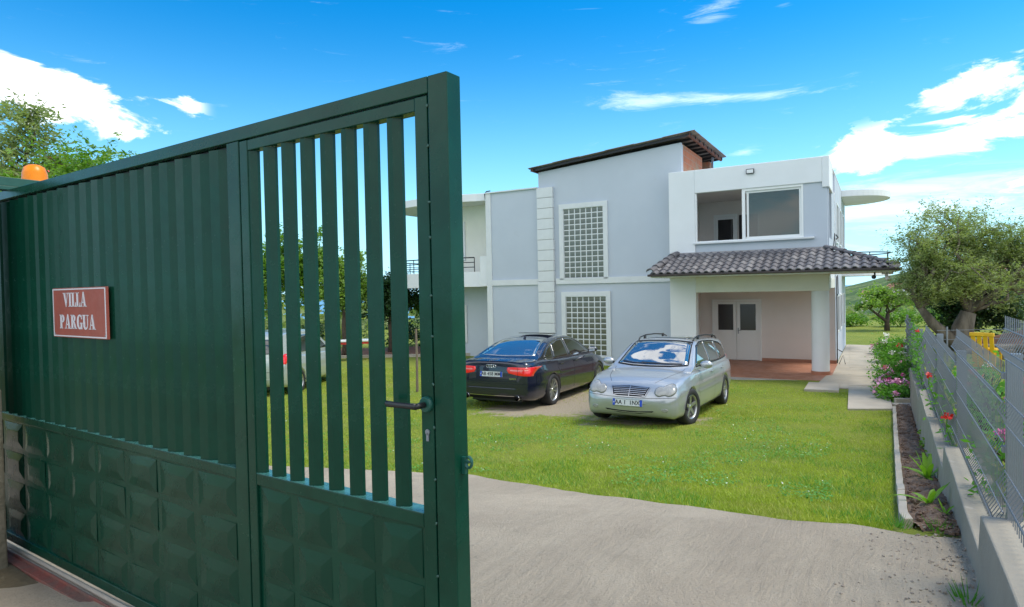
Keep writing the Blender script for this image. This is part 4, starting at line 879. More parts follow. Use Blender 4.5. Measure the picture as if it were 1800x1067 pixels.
def build_car(name, spec, loc, th, pitch, label, group, paint):
    S_ = spec; root = empty(name, loc, 0, label=label, cat='car', group=group)
    root.rotation_euler = (0, -pitch, math.pi/2-th); root.rotation_mode = 'XYZ'
    Wf, Tf, Bf, Zf = smooth_ip(S_['W']), smooth_ip(S_['T']), smooth_ip(S_['B']), smooth_ip(S_['Z'])
    x0, x1 = S_['B'][0][0], S_['B'][-1][0]; xa, ra = S_['axles'], S_['arch']; zc = S_['wr']
    xs = set(np.round(np.arange(x0, x1, .035), 4)) | {x0, x1}
    for e in (.002, .006, .014, .026, .04, .06, .09, .12): xs |= {x0+e, x1-e}
    for a in xa:
        for k in range(0, 33): xs.add(round(a+ra*math.cos(math.pi*k/32), 4))
        xs |= {a-ra-.003, a+ra+.003}
    xs = sorted(x for x in xs if x0 <= x <= x1)
    V = []; n = 0; nz = 15; nt = 9
    for x in xs:
        W_, t, b0 = Wf(x), Tf(x), Bf(x); cr = min(S_['crown'], (t-b0)*.25); b = b0
        for a in xa:
            if abs(x-a) < ra: b = max(b, zc+math.sqrt(max(0, ra*ra-(x-a)**2))-.01)
        tsd = t-cr; row = [(0, b), (.5*W_, b), (.80*W_, b)]
        for k in range(nz):
            z = b+(tsd-b)*k/(nz-1); q = (z-b0)/max(1e-4, (tsd-b0)); row.append((W_*ip(q, SIDE), z))
        yw = W_*ip(1, SIDE)
        for k in range(1, nt+1):
            u = 1-k/nt; y = yw*u; row.append((y, tsd+cr*(1-u**S_.get('cp', 3.2))))
        n = len(row); V += [(x, y, z) for y, z in row]+[(x, -y, z) for y, z in row]
    F = []; MI = []; L = len(xs)
    for i in range(L-1):
        for sgn in (0, 1):
            o = sgn*n
            for k in range(n-1):
                a, b_ = i*2*n+o+k, (i+1)*2*n+o+k; F.append((a, b_, b_+1, a+1) if sgn else (a, a+1, b_+1, b_)); MI.append(1 if k < 2 and x0+.35 < xs[i] < x1-.35 else 0)
    for i in (0, L-1):
        for k in range(n-1): a = i*2*n+k; F.append((a, a+1, a+1+n, a+n)); MI.append(0)
    q = MB(); q.v = V; q.f = F; q.mi = MI
    body = q.build('body', [M[paint], M['black']], root, smooth=True)
    # greenhouse
    g0, g1 = S_['Z'][0][0], S_['Z'][-1][0]
    gx = sorted(set(np.round(np.arange(g0, g1, .03), 4)) | {g0, g1}); V = []; nz2 = 12
    zb = S_['belt']
    for x in gx:
        z = Zf(x); zB = Tf(x)-.06; h = max(z-.0, zB+.004); cr = min(S_['rcrown'], (h-zB)*.3); base_w = Wf(x)*S_['gw']; 
        topz = h-cr; row = []
        def ys(zz): 
            q_ = max(0, (zz-zb)/(S_['roofz']-zb)); return max(.05, min(base_w, S_['yb'])-(S_['yb']-S_['yr'])*q_**1.15)
        rr = .055*min(1, (h-zB)/.2)
        for k in range(nz2): zz = zB+(topz-rr-zB)*k/(nz2-1); row.append((ys(zz), zz))
        yy = ys(topz-rr)
        for k in range(1, 6): a = math.pi/2*k/5; row.append((yy-rr*1.2*(1-math.cos(a)), topz-rr+rr*math.sin(a)))
        yw = row[-1][0]
        for k in range(1, 9): u = 1-k/8; row.append((yw*u, topz+cr*(1-u**2.2)))
        n2 = len(row); V += [(x, y, z_) for y, z_ in row]+[(x, -y, z_) for y, z_ in row]
    F = []; L = len(gx)
    for i in range(L-1):
        for sgn in (0, 1):
            for k in range(n2-1): a, b_ = i*2*n2+sgn*n2+k, (i+1)*2*n2+sgn*n2+k; F.append((a, b_, b_+1, a+1) if sgn else (a, a+1, b_+1, b_))
    for i in (0, L-1):
        for k in range(n2-1): a = i*2*n2+k; F.append((a, a+1, a+1+n2, a+n2))
    gq = MB(); gq.v = V; gq.f = F; gq.mi = [0]*len(F); roof = gq.build('roof', M[paint], root, smooth=True)
    allv = q.v+gq.v; bvh = BVHTree.FromPolygons([Vector(v) for v in allv], q.f+[tuple(i+len(q.v) for i in f) for f in gq.f])
    DIR = {'L': (lambda u, v: Vector((u, 3, v)), Vector((0, -1, 0))), 'R': (lambda u, v: Vector((u, -3, v)), Vector((0, 1, 0))),
           'F': (lambda u, v: Vector((4, u, v)), Vector((-1, 0, 0))), 'B': (lambda u, v: Vector((-4, u, v)), Vector((1, 0, 0))),
           'T': (lambda u, v: Vector((u, v, 3)), Vector((0, 0, -1)))}
    def hit(side, u, v, off):
        f, d = DIR[side]; loc_, nr, _, _ = bvh.ray_cast(f(u, v), d)
        if loc_ is None:
            loc_, nr, _, _ = bvh.find_nearest(f(u, v)+d*(2.2 if side in 'LR' else 1.9 if side in 'FB' else 1.5))
        if nr.dot(d) > 0: nr = -nr
        return loc_+nr*off
    def patch(name_, m_, side, poly, off=.004, rings=7, seg=.05, dome=0, parent=root, thick=True, smooth=True):
        B_ = []
        for i in range(len(poly)):
            a, b_ = poly[i], poly[(i+1) % len(poly)]; k = max(1, int(math.hypot(a[0]-b_[0], a[1]-b_[1])/seg))
            for j in range(k): B_.append(lerp2(a, b_, j/k))
        A = 0; cx = cy = 0
        for i in range(len(poly)):
            a, b_ = poly[i], poly[(i+1) % len(poly)]; c_ = a[0]*b_[1]-b_[0]*a[1]; A += c_; cx += (a[0]+b_[0])*c_; cy += (a[1]+b_[1])*c_
        c = (cx/(3*A), cy/(3*A)); V = []; m2 = len(B_)
        if thick: V += [hit(side, u, v, -.004) for u, v in B_]
        for r in range(rings):
            t = 1-r/rings
            for u, v in B_: V.append(hit(side, c[0]+(u-c[0])*t, c[1]+(v-c[1])*t, off+dome*(1-t*t)))
        V.append(hit(side, *c, off+dome)); F = []; R_n = rings+(1 if thick else 0)
        for r in range(R_n-1): F += [(r*m2+k, r*m2+(k+1) % m2, (r+1)*m2+(k+1) % m2, (r+1)*m2+k) for k in range(m2)]
        F += [((R_n-1)*m2+k, (R_n-1)*m2+(k+1) % m2, R_n*m2) for k in range(m2)]
        p = MB(); p.add(V, F); return p.build(name_, M[m_], parent, smooth=smooth)
    def strip(name_, m_, side, path, wd=.006, off=.0025, parent=root, seg=.04):
        P = []
        for a, b_ in zip(path[:-1], path[1:]):
            k = max(1, int(math.hypot(a[0]-b_[0], a[1]-b_[1])/seg))
            for j in range(k): P.append(lerp2(a, b_, j/k))
        P.append(path[-1]); V = []; F = []
        for i, p in enumerate(P):
            a, b_ = P[max(0, i-1)], P[min(len(P)-1, i+1)]; tx, ty = b_[0]-a[0], b_[1]-a[1]; l = math.hypot(tx, ty) or 1; nx_, ny_ = -ty/l*wd/2, tx/l*wd/2
            V += [hit(side, p[0]+nx_, p[1]+ny_, off), hit(side, p[0]-nx_, p[1]-ny_, off)]
        F = [(2*i, 2*i+1, 2*i+3, 2*i+2) for i in range(len(P)-1)]
        p = MB(); p.add(V, F); return p.build(name_, M[m_], parent)
    # wheel wells and underbody
    q = MB(); q.box(x0+.25, x1-.25, -.62*max(w_[1] for w_ in S_['W']), .62*max(w_[1] for w_ in S_['W']), .17, .62); q.build('underbody', M['black'], root)
    # wheels
    def wheel(x, side, steer=0):
        y = side*S_['track']; w_ = empty('wheel', (x, y, zc), parent=root); w_.rotation_euler = (0, 0, steer+(0 if side > 0 else math.pi))
        r, tw, rr = S_['wr'], S_['tw']/2, S_['rim']
        q = MB(); q.lathe([(rr-.005, -tw*.8), (rr+.02, -tw), (r-.03, -tw), (r-.006, -tw*.78), (r, -tw*.5), (r, tw*.5), (r-.006, tw*.78), (r-.03, tw), (rr+.02, tw), (rr-.004, tw*.82), (rr-.004, -tw*.8)], 40, 'y'); q.build('tyre', M['tyre'], w_, smooth=True)
        q = MB(); q.lathe([(rr-.004, tw*.80), (rr+.004, tw*.84), (rr-.006, tw*.86), (rr-.022, tw*.70), (rr-.03, tw*.1), (rr-.03, -tw*.7)], 40, 'y')
        q.lathe([(0, tw*.62), (.045, tw*.62), (.06, tw*.5), (.065, tw*.2)], 20, 'y')
        ns = S_['spokes']
        for k in range(ns):
            a = 2*math.pi*k/ns+.3; 
            def pt(rad, dd, yy): return ((rad*math.cos(a)-dd*math.sin(a)), yy, (rad*math.sin(a)+dd*math.cos(a)))
            w0, w1 = S_['sw']; yi, yo = tw*.60, tw*.74
            V = [pt(.04, -w0, yi), pt(.04, w0, yi), pt(rr-.02, w1, yo), pt(rr-.02, -w1, yo), pt(.04, -w0, yi-.03), pt(.04, w0, yi-.03), pt(rr-.02, w1, yo-.035), pt(rr-.02, -w1, yo-.035)]
            q.add(V, [(0, 1, 2, 3), (0, 3, 7, 4), (1, 5, 6, 2), (4, 7, 6, 5)])
        q.build('rim', M['alloy'], w_, bevel=.002)
        q = MB(); q.lathe([(0, tw*.05), (rr-.03, tw*.05)], 30, 'y'); q.build('brake_disc', M['metaldark'], w_)
        q = MB(); q.lathe([(0, tw*.66), (.024, tw*.66), (.028, tw*.62)], 16, 'y'); q.build('hub_cap', M['chrome'], w_)
    for i, a in enumerate(xa):
        for s_ in (1, -1): wheel(a, s_, S_.get('steer', 0) if i == 0 else 0)
    for s_, sd_ in ((1, 'L'), (-1, 'R')):       # dark linings of the arches
        for a in xa:
            V = []; F = []; K = 20
            for k in range(K+1):
                an = math.pi*k/K; 
                for yy in (s_*(S_['track']+S_['tw']/2-.01), s_*.5): V.append((a+(ra+.004)*math.cos(an), yy, zc-.012+(ra+.004)*math.sin(an)))
            F = [(2*k, 2*k+1, 2*k+3, 2*k+2) for k in range(K)]; q = MB(); q.add(V, F); q.build('wheel_arch_lining', M['black'], root)
    return root, patch, strip, hit
def text_obj(name, cu):
    t = bpy.data.objects.new('tmp', cu); me = bpy.data.meshes.new_from_object(t); bpy.data.objects.remove(t)
    o = bpy.data.objects.new(name, me); return o
def plate(root, x, y, z, ry, txt, wd=.52, ht=.112, off=1):
    # flat number plate with blue ends; off=+1 faces forward
    p = empty('number_plate', (x, y, z), parent=root); p.rotation_euler = (0, ry, 0 if off > 0 else math.pi)
    q = MB(); q.box(0, .006, -wd/2, wd/2, -ht/2, ht/2); q.build('plate_board', M['plate'], p, bevel=.002)
    q = MB(); q.box(.006, .0075, -wd/2+.004, -wd/2+.046, -ht/2+.004, ht/2-.004); q.build('blue_strip', M['plateb'], p); 
    q = MB(); q.box(.006, .0075, wd/2-.046, wd/2-.004, -ht/2+.004, ht/2-.004); q.build('blue_strip', M['plateb'], p)
    q = MB()
    for (a, b_, c, d) in ((-wd/2, wd/2, ht/2-.004, ht/2), (-wd/2, wd/2, -ht/2, -ht/2+.004)): q.box(.006, .0072, a, b_, c, d)
    q.build('plate_rim', M['ink'], p)
    cu = bpy.data.curves.new('lettering', 'FONT'); cu.body = txt; cu.size = .098; cu.align_x = 'CENTER'; cu.align_y = 'CENTER'; cu.extrude = .0008; cu.offset = .0016; cu.space_character = 1.02
    cu.materials.append(M['ink']); o = text_obj('lettering', cu); col.objects.link(o); o.parent = p; o.location = (.0078, 0, 0); o.rotation_euler = (R(90), 0, R(90)); o.scale = (.93, 1, 1)
    q = MB(); q.box(.0075, .0082, -wd/2+.018, -wd/2+.032, -.012, .012); q.build('emblem', M['plate'], p); return p
def flip_(poly): return [(-a, b) for a, b in poly]
# ---- silver estate, facing the camera
SW = dict(W=[(-2.37, .60), (-2.34, .70), (-2.27, .77), (-2.1, .82), (-1.7, .855), (-1.2, .864), (1.2, .864), (1.6, .848), (1.85, .81), (2.0, .79), (2.08, .74), (2.13, .66), (2.155, .55), (2.165, .44)],
 T=[(-2.37, .66), (-2.355, .80), (-2.30, .93), (-2.1, .96), (-1, .955), (.0, .935), (.95, .93), (1.3, .90), (1.6, .855), (1.85, .795), (1.98, .745), (2.06, .68), (2.12, .60), (2.155, .54), (2.165, .50)],
 B=[(-2.37, .50), (-2.34, .34), (-2.25, .25), (-1.9, .20), (1.75, .18), (1.98, .185), (2.08, .21), (2.13, .27), (2.155, .35), (2.165, .42)],
 Z=[(-2.34, .93), (-2.24, 1.13), (-2.12, 1.31), (-1.98, 1.375), (-1.3, 1.415), (-.4, 1.43), (.0, 1.41), (.18, 1.365), (.40, 1.26), (.95, .965), (1.12, .90)],
 axles=(1.36, -1.355), arch=.355, wr=.317, tw=.205, rim=.208, track=.762, crown=.055, cp=2.6, rcrown=.035, gw=.90, belt=.90, roofz=1.40, yb=.775, yr=.585, spokes=5, sw=(.030, .024), steer=R(-12))
def zat(y): return zg(y)
def place(x, y, th):
    f = (math.sin(th), math.cos(th)); a = zg(y+1.36*f[1]); b_ = zg(y-1.36*f[1]); return (x, y, (a+b_)/2+.0), math.atan2(a-b_, 2.72)
th = R(209.9); loc, pit = place(2.98, 12.40, th)
car, patch, strip, hit = build_car('silver_estate_car', SW, loc, th, pit, 'silver estate car facing the camera in front of the porch', 'cars parked on the lawn', 'silver')
patch('windscreen', 'screen', 'F', [(-.64, .985), (-.35, .965), (0, .96), (.35, .965), (.64, .985), (.535, 1.34), (.3, 1.362), (0, 1.368), (-.3, 1.362), (-.535, 1.34)], .004, 9)
strip('screen_seal', 'seal' if 'seal' in M else 'seam', 'F', [(-.655, .975), (-.35, .952), (0, .947), (.35, .952), (.655, .975), (.55, 1.352), (.3, 1.374), (0, 1.38), (-.3, 1.374), (-.55, 1.352), (-.655, .975)], .022, .003)
strip('wiper', 'black', 'F', [(.55, .985), (.25, .985), (-.2, .995)], .02, .014); strip('wiper', 'black', 'F', [(-.1, .985), (-.35, .985), (-.58, 1.01)], .016, .014)
for sd_ in 'LR':
    patch('front_side_window', 'carglass', sd_, [(.70, .965), (.62, 1.03), (.22, 1.27), (-.10, 1.335), (-.32, 1.345), (-.32, .965)], .004)
    patch('rear_side_window', 'carglass', sd_, [(-.38, .965), (-.38, 1.345), (-.80, 1.335), (-1.15, 1.32), (-1.22, 1.0), (-1.20, .965)], .004)
    patch('quarter_window', 'carglass', sd_, [(-1.27, .97), (-1.21, 1.315), (-1.65, 1.27), (-1.92, 1.20), (-2.03, 1.09), (-1.95, 1.0)], .004)
    strip('window_trim', 'seam', sd_, [(.75, .95), (-.3, .95), (-1.25, .955), (-1.98, .985), (-2.06, 1.09), (-1.94, 1.215), (-1.65, 1.285), (-1.2, 1.333), (-.8, 1.35), (-.35, 1.36), (-.08, 1.352), (.22, 1.29), (.66, 1.03), (.75, .95)], .02, .0055)
    strip('panel_gap', 'seam', sd_, [(.86, .92), (.86, .45), (.80, .25)], .007); strip('panel_gap', 'seam', sd_, [(-.35, .93), (-.35, .27)], .007); strip('panel_gap', 'seam', sd_, [(-1.22, .93), (-1.16, .75), (-1.02, .6)], .007)
    strip('side_moulding', 'silver', sd_, [(.95, .55), (.3, .55), (-.95, .56)], .05, .012); strip('sill_trim', 'seam', sd_, [(.95, .235), (-.95, .235)], .012, .004)
    for xx in (-.18, -1.02): 
        q = MB(); p_ = hit(sd_, xx, .80, .022); q.box(p_.x-.10, p_.x+.10, p_.y-.012, p_.y+.012, p_.z-.014, p_.z+.014); q.build('door_handle', M['silver'], car, bevel=.01)
    s_ = 1 if sd_ == 'L' else -1
    mr = empty('wing_mirror', (.66, s_*.86, .99), parent=car)
    q = MB(); q.sphere((0, s_*.07, .0), .11, 14, sq=(.62, 1.05, .64)); q.build('shell', M['silver'], mr, smooth=True)
    q = MB(); q.box(-.03, .03, -.05, .04, -.04, 0); q.build('stalk', M['black'], mr, bevel=.008)
    q = MB(); q.box(-.066, -.06, s_*.07-.075, s_*.07+.075, -.05, .045); q.build('mirror_glass', M['chrome'], mr, bevel=.004)
    rl = [(.05, 1.36), (-.05, 1.425), (-.35, 1.46), (-1.0, 1.465), (-1.6, 1.44), (-1.85, 1.40), (-1.92, 1.36)]
    q = MB(); q.tube([(a, s_*.535, b_) for a, b_ in rl], .014, 8); 
    for xx in (-.35, -1.6): q.box(xx-.05, xx+.05, s_*.535-.012, s_*.535+.012, 1.39, 1.46)
    q.build('roof_rail', M['black'], car, smooth=True)
    # peanut headlamp: two merged rounds
    def round_(cx, cz, r, a0, a1, n=9): return [(cx+r*math.cos(R(a0+(a1-a0)*k/n)), cz+r*.92*math.sin(R(a0+(a1-a0)*k/n))) for k in range(n+1)]
    pn = round_(.655, .655, .098, -125, 118, 14)+round_(.500, .628, .078, 62, 300, 12)
    pn = [(s_*a, b_) for a, b_ in pn]
    patch('headlamp', 'lamp', 'F', pn, .010, 6, .03, dome=.012)
    strip('headlamp_rim', 'seam', 'F', pn+[pn[0]], .008, .007)
    patch('fog_lamp', 'lamp', 'F', [(s_*.60+.055*math.cos(a), .335+.030*math.sin(a)) for a in np.linspace(0, 6.28, 13)[:-1]], .006, 4)
    patch('tail_lamp', 'tail', 'B', [(s_*.60, .72), (s_*.70, .72), (s_*.70, 1.0), (s_*.62, 1.0)], .006, 4)
gr = empty('grille', parent=car)
patch('grille_opening', 'seam', 'F', [(-.335, .682), (0, .700), (.335, .682), (.275, .545), (.2, .530), (-.2, .530), (-.275, .545)], .006, 6, parent=gr)
for zz in (.560, .588, .616, .644, .668): 
    h_ = .262+(zz-.545)*.44-.012; strip('grille_bar', 'alloy', 'F', [(-h_, zz), (0, zz+.006), (h_, zz)], .0095, .012, parent=gr)
strip('grille_bar', 'alloy', 'F', [(0, .535), (0, .70)], .012, .015, parent=gr)
strip('grille_surround', 'alloy', 'F', [(-.335, .682), (0, .702), (.335, .682), (.275, .545), (.2, .530), (-.2, .530), (-.275, .545), (-.335, .682)], .014, .012, parent=gr)
strip('panel_gap', 'seam', 'T', [(1.02, -.64), (1.3, -.60), (1.7, -.50), (1.95, -.38)], .006, .002); strip('panel_gap', 'seam', 'T', [(1.02, .64), (1.3, .60), (1.7, .50), (1.95, .38)], .006, .002)
strip('panel_gap', 'seam', 'F', [(-.80, .545), (-.6, .535), (-.36, .52), (0, .513), (.36, .52), (.6, .535), (.80, .545)], .006)
patch('lower_intake', 'seam', 'F', [(-.42, .315), (-.2, .292), (.2, .292), (.42, .315), (.38, .285), (.18, .255), (-.18, .255), (-.38, .285)], .004)
strip('intake_bar', 'silver', 'F', [(-.42, .29), (0, .272), (.42, .29)], .012, .012)
patch('sunroof', 'carglass', 'T', [(-.12, -.40), (-.12, .40), (-.55, .41), (-.55, -.41)], .006, 4)
patch('rear_window', 'carglass', 'B', [(-.56, 1.03), (.56, 1.03), (.50, 1.30), (-.50, 1.30)], .004)
plate(car, 2.172, -.02, .43, R(-6), 'AA 1  1NX')
# ---- navy saloon, seen from behind
SD = dict(W=[(-2.555, .62), (-2.53, .74), (-2.45, .83), (-2.25, .885), (-1.8, .925), (-1.2, .937), (1.2, .937), (1.7, .915), (2.0, .87), (2.2, .78), (2.3, .65), (2.345, .50), (2.36, .35)],
 T=[(-2.555, .66), (-2.545, .86), (-2.525, .985), (-2.48, 1.028), (-2.3, 1.035), (-1.9, 1.04), (-1.2, 1.0), (0, .97), (1.05, .955), (1.5, .90), (1.9, .82), (2.15, .74), (2.28, .66), (2.345, .58), (2.36, .52)],
 B=[(-2.555, .48), (-2.54, .34), (-2.47, .25), (-2.1, .20), (1.9, .18), (2.15, .19), (2.28, .24), (2.34, .33), (2.36, .42)],
 Z=[(-2.02, 1.02), (-1.75, 1.13), (-1.45, 1.25), (-1.1, 1.36), (-.75, 1.425), (-.3, 1.452), (.1, 1.445), (.4, 1.40), (.7, 1.29), (1.0, 1.13), (1.3, .97), (1.42, .92)],
 axles=(1.456, -1.456), arch=.378, wr=.342, tw=.245, rim=.238, track=.815, crown=.05, cp=3.4, rcrown=.04, gw=.90, belt=.95, roofz=1.42, yb=.80, yr=.575, spokes=10, sw=(.012, .018))
th = R(26.9); loc, pit = place(.69, 15.22, th)
car, patch, strip, hit = build_car('navy_saloon_car', SD, loc, th, pit, 'dark navy saloon car seen from behind beside the silver estate', 'cars parked on the lawn', 'navy')
patch('rear_window', 'screen', 'B', [(-.64, 1.085), (0, 1.07), (.64, 1.085), (.50, 1.365), (.25, 1.385), (0, 1.39), (-.25, 1.385), (-.50, 1.365)], .004, 9)
patch('windscreen', 'screen', 'F', [(-.64, 1.0), (0, .99), (.64, 1.0), (.5, 1.36), (0, 1.385), (-.5, 1.36)], .004, 7)
for sd_ in 'LR':
    s_ = 1 if sd_ == 'L' else -1
    patch('front_side_window', 'carglass', sd_, [(.95, 1.0), (.62, 1.22), (.30, 1.33), (-.10, 1.365), (-.22, 1.365), (-.22, 1.0)], .004)
    patch('rear_side_window', 'carglass', sd_, [(-.28, 1.0), (-.28, 1.365), (-.62, 1.35), (-.98, 1.29), (-1.12, 1.0)], .004)
    patch('quarter_window', 'carglass', sd_, [(-1.18, 1.01), (-1.05, 1.27), (-1.32, 1.185), (-1.60, 1.05), (-1.5, 1.01)], .004)
    strip('window_trim', 'chrome', sd_, [(1.0, .985), (-.3, .985), (-1.55, .99), (-1.66, 1.045), (-1.33, 1.205), (-1.0, 1.308), (-.6, 1.37), (-.2, 1.384), (.3, 1.352), (.65, 1.24), (1.0, .985)], .013, .006)
    strip('panel_gap', 'seam', sd_, [(.98, .95), (.98, .5), (.92, .26)], .007); strip('panel_gap', 'seam', sd_, [(-.25, .97), (-.25, .27)], .007); strip('panel_gap', 'seam', sd_, [(-1.15, .97), (-1.20, .8), (-1.05, .62)], .007)
    for xx in (-.08, -.98):
        q = MB(); p_ = hit(sd_, xx, .86, .022); q.box(p_.x-.11, p_.x+.11, p_.y-.012, p_.y+.012, p_.z-.014, p_.z+.014); q.build('door_handle', M['navy'], car, bevel=.01)
    mr = empty('wing_mirror', (.80, s_*.90, 1.03), parent=car)
    q = MB(); q.sphere((0, s_*.10, .02), .115, 14, sq=(.6, 1.05, .62)); q.build('shell', M['navy'], mr, smooth=True)
    q = MB(); q.box(-.03, .03, s_*-.06-.05, s_*.02+.05, -.06, -.02); q.build('stalk', M['black'], mr, bevel=.008)
    q = MB(); q.box(-.068, -.06, s_*.10-.075, s_*.10+.075, -.03, .07); q.build('mirror_glass', M['chrome'], mr, bevel=.004)
    tl = [(s_*.36, .845), (s_*.40, .785), (s_*.60, .745), (s_*.86, .725), (s_*.885, .90), (s_*.62, .905), (s_*.38, .900)]
    patch('tail_lamp', 'tail', 'B', tl, .006, 6, .03, dome=.004)
    strip('tail_lamp_band', 'tail2', 'B', [(s_*.44, .842), (s_*.62, .84), (s_*.80, .85)], .020, .011)
    strip('panel_gap', 'seam', 'B', [(s_*.60, .905), (s_*.61, .74), (s_*.56, .62)], .006, .012)
    q = MB(); p_ = Vector((-2.50, s_*.58, .285)); q.lathe([(.052, p_.x-.05), (.056, p_.x-.045), (.052, p_.x+.10), (.040, p_.x+.10), (.044, p_.x-.048)], 18, 'x', c=(0, p_.y, p_.z)); q.build('exhaust_tip', M['chrome'], car, smooth=True)
    patch('headlamp', 'lamp', 'F', [(s_*.5, .66), (s_*.8, .70), (s_*.8, .78), (s_*.55, .72)], .006, 4)
strip('boot_lip', 'navy', 'B', [(-.80, 1.0), (-.4, 1.018), (0, 1.022), (.4, 1.018), (.80, 1.0)], .022, .012)
strip('panel_gap', 'seam', 'B', [(-.60, .615), (0, .605), (.60, .615)], .007); strip('bumper_crease', 'seam', 'B', [(-.86, .575), (0, .565), (.86, .575)], .004)
patch('bumper_insert', 'seam', 'B', [(-.72, .30), (-.5, .245), (.5, .245), (.72, .30), (.50, .33), (-.50, .33)], .006)
strip('chrome_strip', 'chrome', 'B', [(-.52, .325), (0, .32), (.52, .325)], .012, .012)
em_ = empty('rings_emblem', parent=car)
for k in range(4):
    q = MB(); yy = (k-1.5)*.052; p_ = hit('B', yy, .915, .006); q.tube([(p_.x, p_.y+.031*math.cos(a), p_.z+.031*math.sin(a)) for a in np.linspace(0, 2*math.pi, 17)[:-1]], .0045, 6, closed=True); q.build('ring', M['chrome'], em_, smooth=True)
def badge(txt, y, z, size):
    p_ = hit('B', y, z, .004); cu = bpy.data.curves.new('badge', 'FONT'); cu.body = txt; cu.size = size; cu.align_x = 'CENTER'; cu.extrude = .002; cu.offset = .001; cu.materials.append(M['chrome'])
    o = text_obj('badge', cu); col.objects.link(o); o.parent = car; o.location = p_; o.rotation_euler = (R(90), 0, R(-90))
badge('A6', .66, .68, .06); badge('quattro', -.50, .66, .052)
sr = MB(); sr.box(-.62, -.20, -.38, .38, 0, .012); o = sr.build('sunroof_panel', M['black'], car, bevel=.006); o.location = (.12, 0, 1.462); o.rotation_euler = (0, R(2), 0)
q = MB(); q.prism([(-1.02, 1.375), (-.90, 1.40), (-.93, 1.46), (-.955, 1.462)], -.012, .012, 'y'); q.build('aerial_fin', M['navy'], car, bevel=.004)
plate(car, -2.552, .0, .755, R(-4), 'AB 458 MM', off=-1)
# ---- pale people carrier behind the gate bars
SM = dict(W=[(-2.10, .62), (-2.07, .74), (-1.98, .81), (-1.7, .855), (-1.2, .88), (1.2, .88), (1.6, .86), (1.9, .78), (2.05, .62), (2.12, .40)],
 T=[(-2.10, .70), (-2.09, .90), (-2.05, .99), (-1.9, 1.02), (0, .98), (1.1, .97), (1.5, .90), (1.8, .80), (2.0, .70), (2.12, .52)],
 B=[(-2.10, .45), (-2.08, .32), (-2.0, .25), (-1.7, .21), (1.6, .2), (1.9, .22), (2.05, .30), (2.12, .42)],
 Z=[(-2.07, 1.0), (-1.98, 1.30), (-1.86, 1.53), (-1.6, 1.60), (-.6, 1.63), (.0, 1.61), (.35, 1.52), (.8, 1.28), (1.35, .99), (1.5, .93)],
 axles=(1.28, -1.28), arch=.345, wr=.31, tw=.195, rim=.2, track=.785, crown=.05, cp=3, rcrown=.04, gw=.92, belt=.95, roofz=1.58, yb=.80, yr=.62, spokes=7, sw=(.018, .02))
th = R(4); loc, pit = place(-6.28, 17.7, th)
car, patch, strip, hit = build_car('silver_people_carrier', SM, loc, th, pit, 'pale silver people carrier parked behind the gate bars near the trees', 'cars parked on the lawn', 'mpvpaint')
patch('rear_window', 'carglass', 'B', [(-.60, 1.06), (.60, 1.06), (.55, 1.42), (-.55, 1.42)], .004)
patch('windscreen', 'screen', 'F', [(-.62, 1.06), (.62, 1.06), (.5, 1.5), (-.5, 1.5)], .004)
for sd_ in 'LR':
    s_ = 1 if sd_ == 'L' else -1
    patch('front_side_window', 'carglass', sd_, [(.85, 1.03), (.45, 1.30), (.1, 1.44), (-.2, 1.47), (-.2, 1.03)], .004); patch('rear_side_window', 'carglass', sd_, [(-.26, 1.03), (-.26, 1.47), (-.9, 1.47), (-1.1, 1.03)], .004); patch('quarter_window', 'carglass', sd_, [(-1.18, 1.04), (-1.0, 1.46), (-1.5, 1.42), (-1.68, 1.2), (-1.6, 1.06)], .004)
    patch('tail_lamp', 'tail', 'B', [(s_*.66, .80), (s_*.80, .80), (s_*.80, 1.06), (s_*.68, 1.06)], .008, 4)
    strip('panel_gap', 'seam', sd_, [(-.23, 1.0), (-.23, .3)], .008); strip('panel_gap', 'seam', sd_, [(.9, 1.0), (.9, .3)], .008)
    mr = empty('wing_mirror', (.72, s_*.88, 1.08), parent=car); q = MB(); q.sphere((0, s_*.09, .02), .12, 12, sq=(.6, 1., .75)); q.build('shell', M['mpvpaint'], mr, smooth=True)
    q = MB(); q.box(-.075, -.066, s_*.09-.07, s_*.09+.07, -.05, .08); q.build('mirror_glass', M['chrome'], mr)
strip('panel_gap', 'seam', 'B', [(-.66, .62), (0, .61), (.66, .62)], .01); plate(car, -2.098, 0, .80, 0, 'AA 305 KL', off=-1) if False else plate(car, -2.10, 0, .80, 0, 'AA', off=-1)
# ================================================================== PLANTS
def leaves(P, size, up=.3, aspect=.42, cup=.15, jitter=.35):
    # P (n,3) leaf positions -> rhombic leaves, 4 verts / 2 tris each
    n = len(P); a = RNG.uniform(0, 2*np.pi, n); tilt = RNG.normal(0, 1, n)
    d = np.stack([np.cos(a), np.sin(a), RNG.normal(0, .55, n)], 1); d /= np.linalg.norm(d, axis=1)[:, None]
    nr = np.stack([RNG.normal(0, 1, n), RNG.normal(0, 1, n), RNG.normal(0, 1, n)+up*3], 1); sd_ = np.cross(d, nr); sd_ /= np.linalg.norm(sd_, axis=1)[:, None]+1e-9
    n3 = np.cross(sd_, d); s_ = (size*RNG.uniform(1-jitter, 1+jitter, n))[:, None]
    V = np.stack([P, P+d*s_*.5+sd_*s_*aspect*.5+n3*s_*cup*.3, P+d*s_, P+d*s_*.5-sd_*s_*aspect*.5+n3*s_*cup*.3], 1).reshape(-1, 3)
    return V
def leafobj(name, P, size, m_, parent=None, **kw):
    opts = {k: kw.pop(k) for k in ('up', 'aspect', 'cup', 'jitter') if k in kw}
    V = leaves(P, size, **opts); n = len(P); F = np.arange(4*n).reshape(n, 4)
    return npmesh(name, V, F, M[m_] if isinstance(m_, str) else m_, parent, **kw)
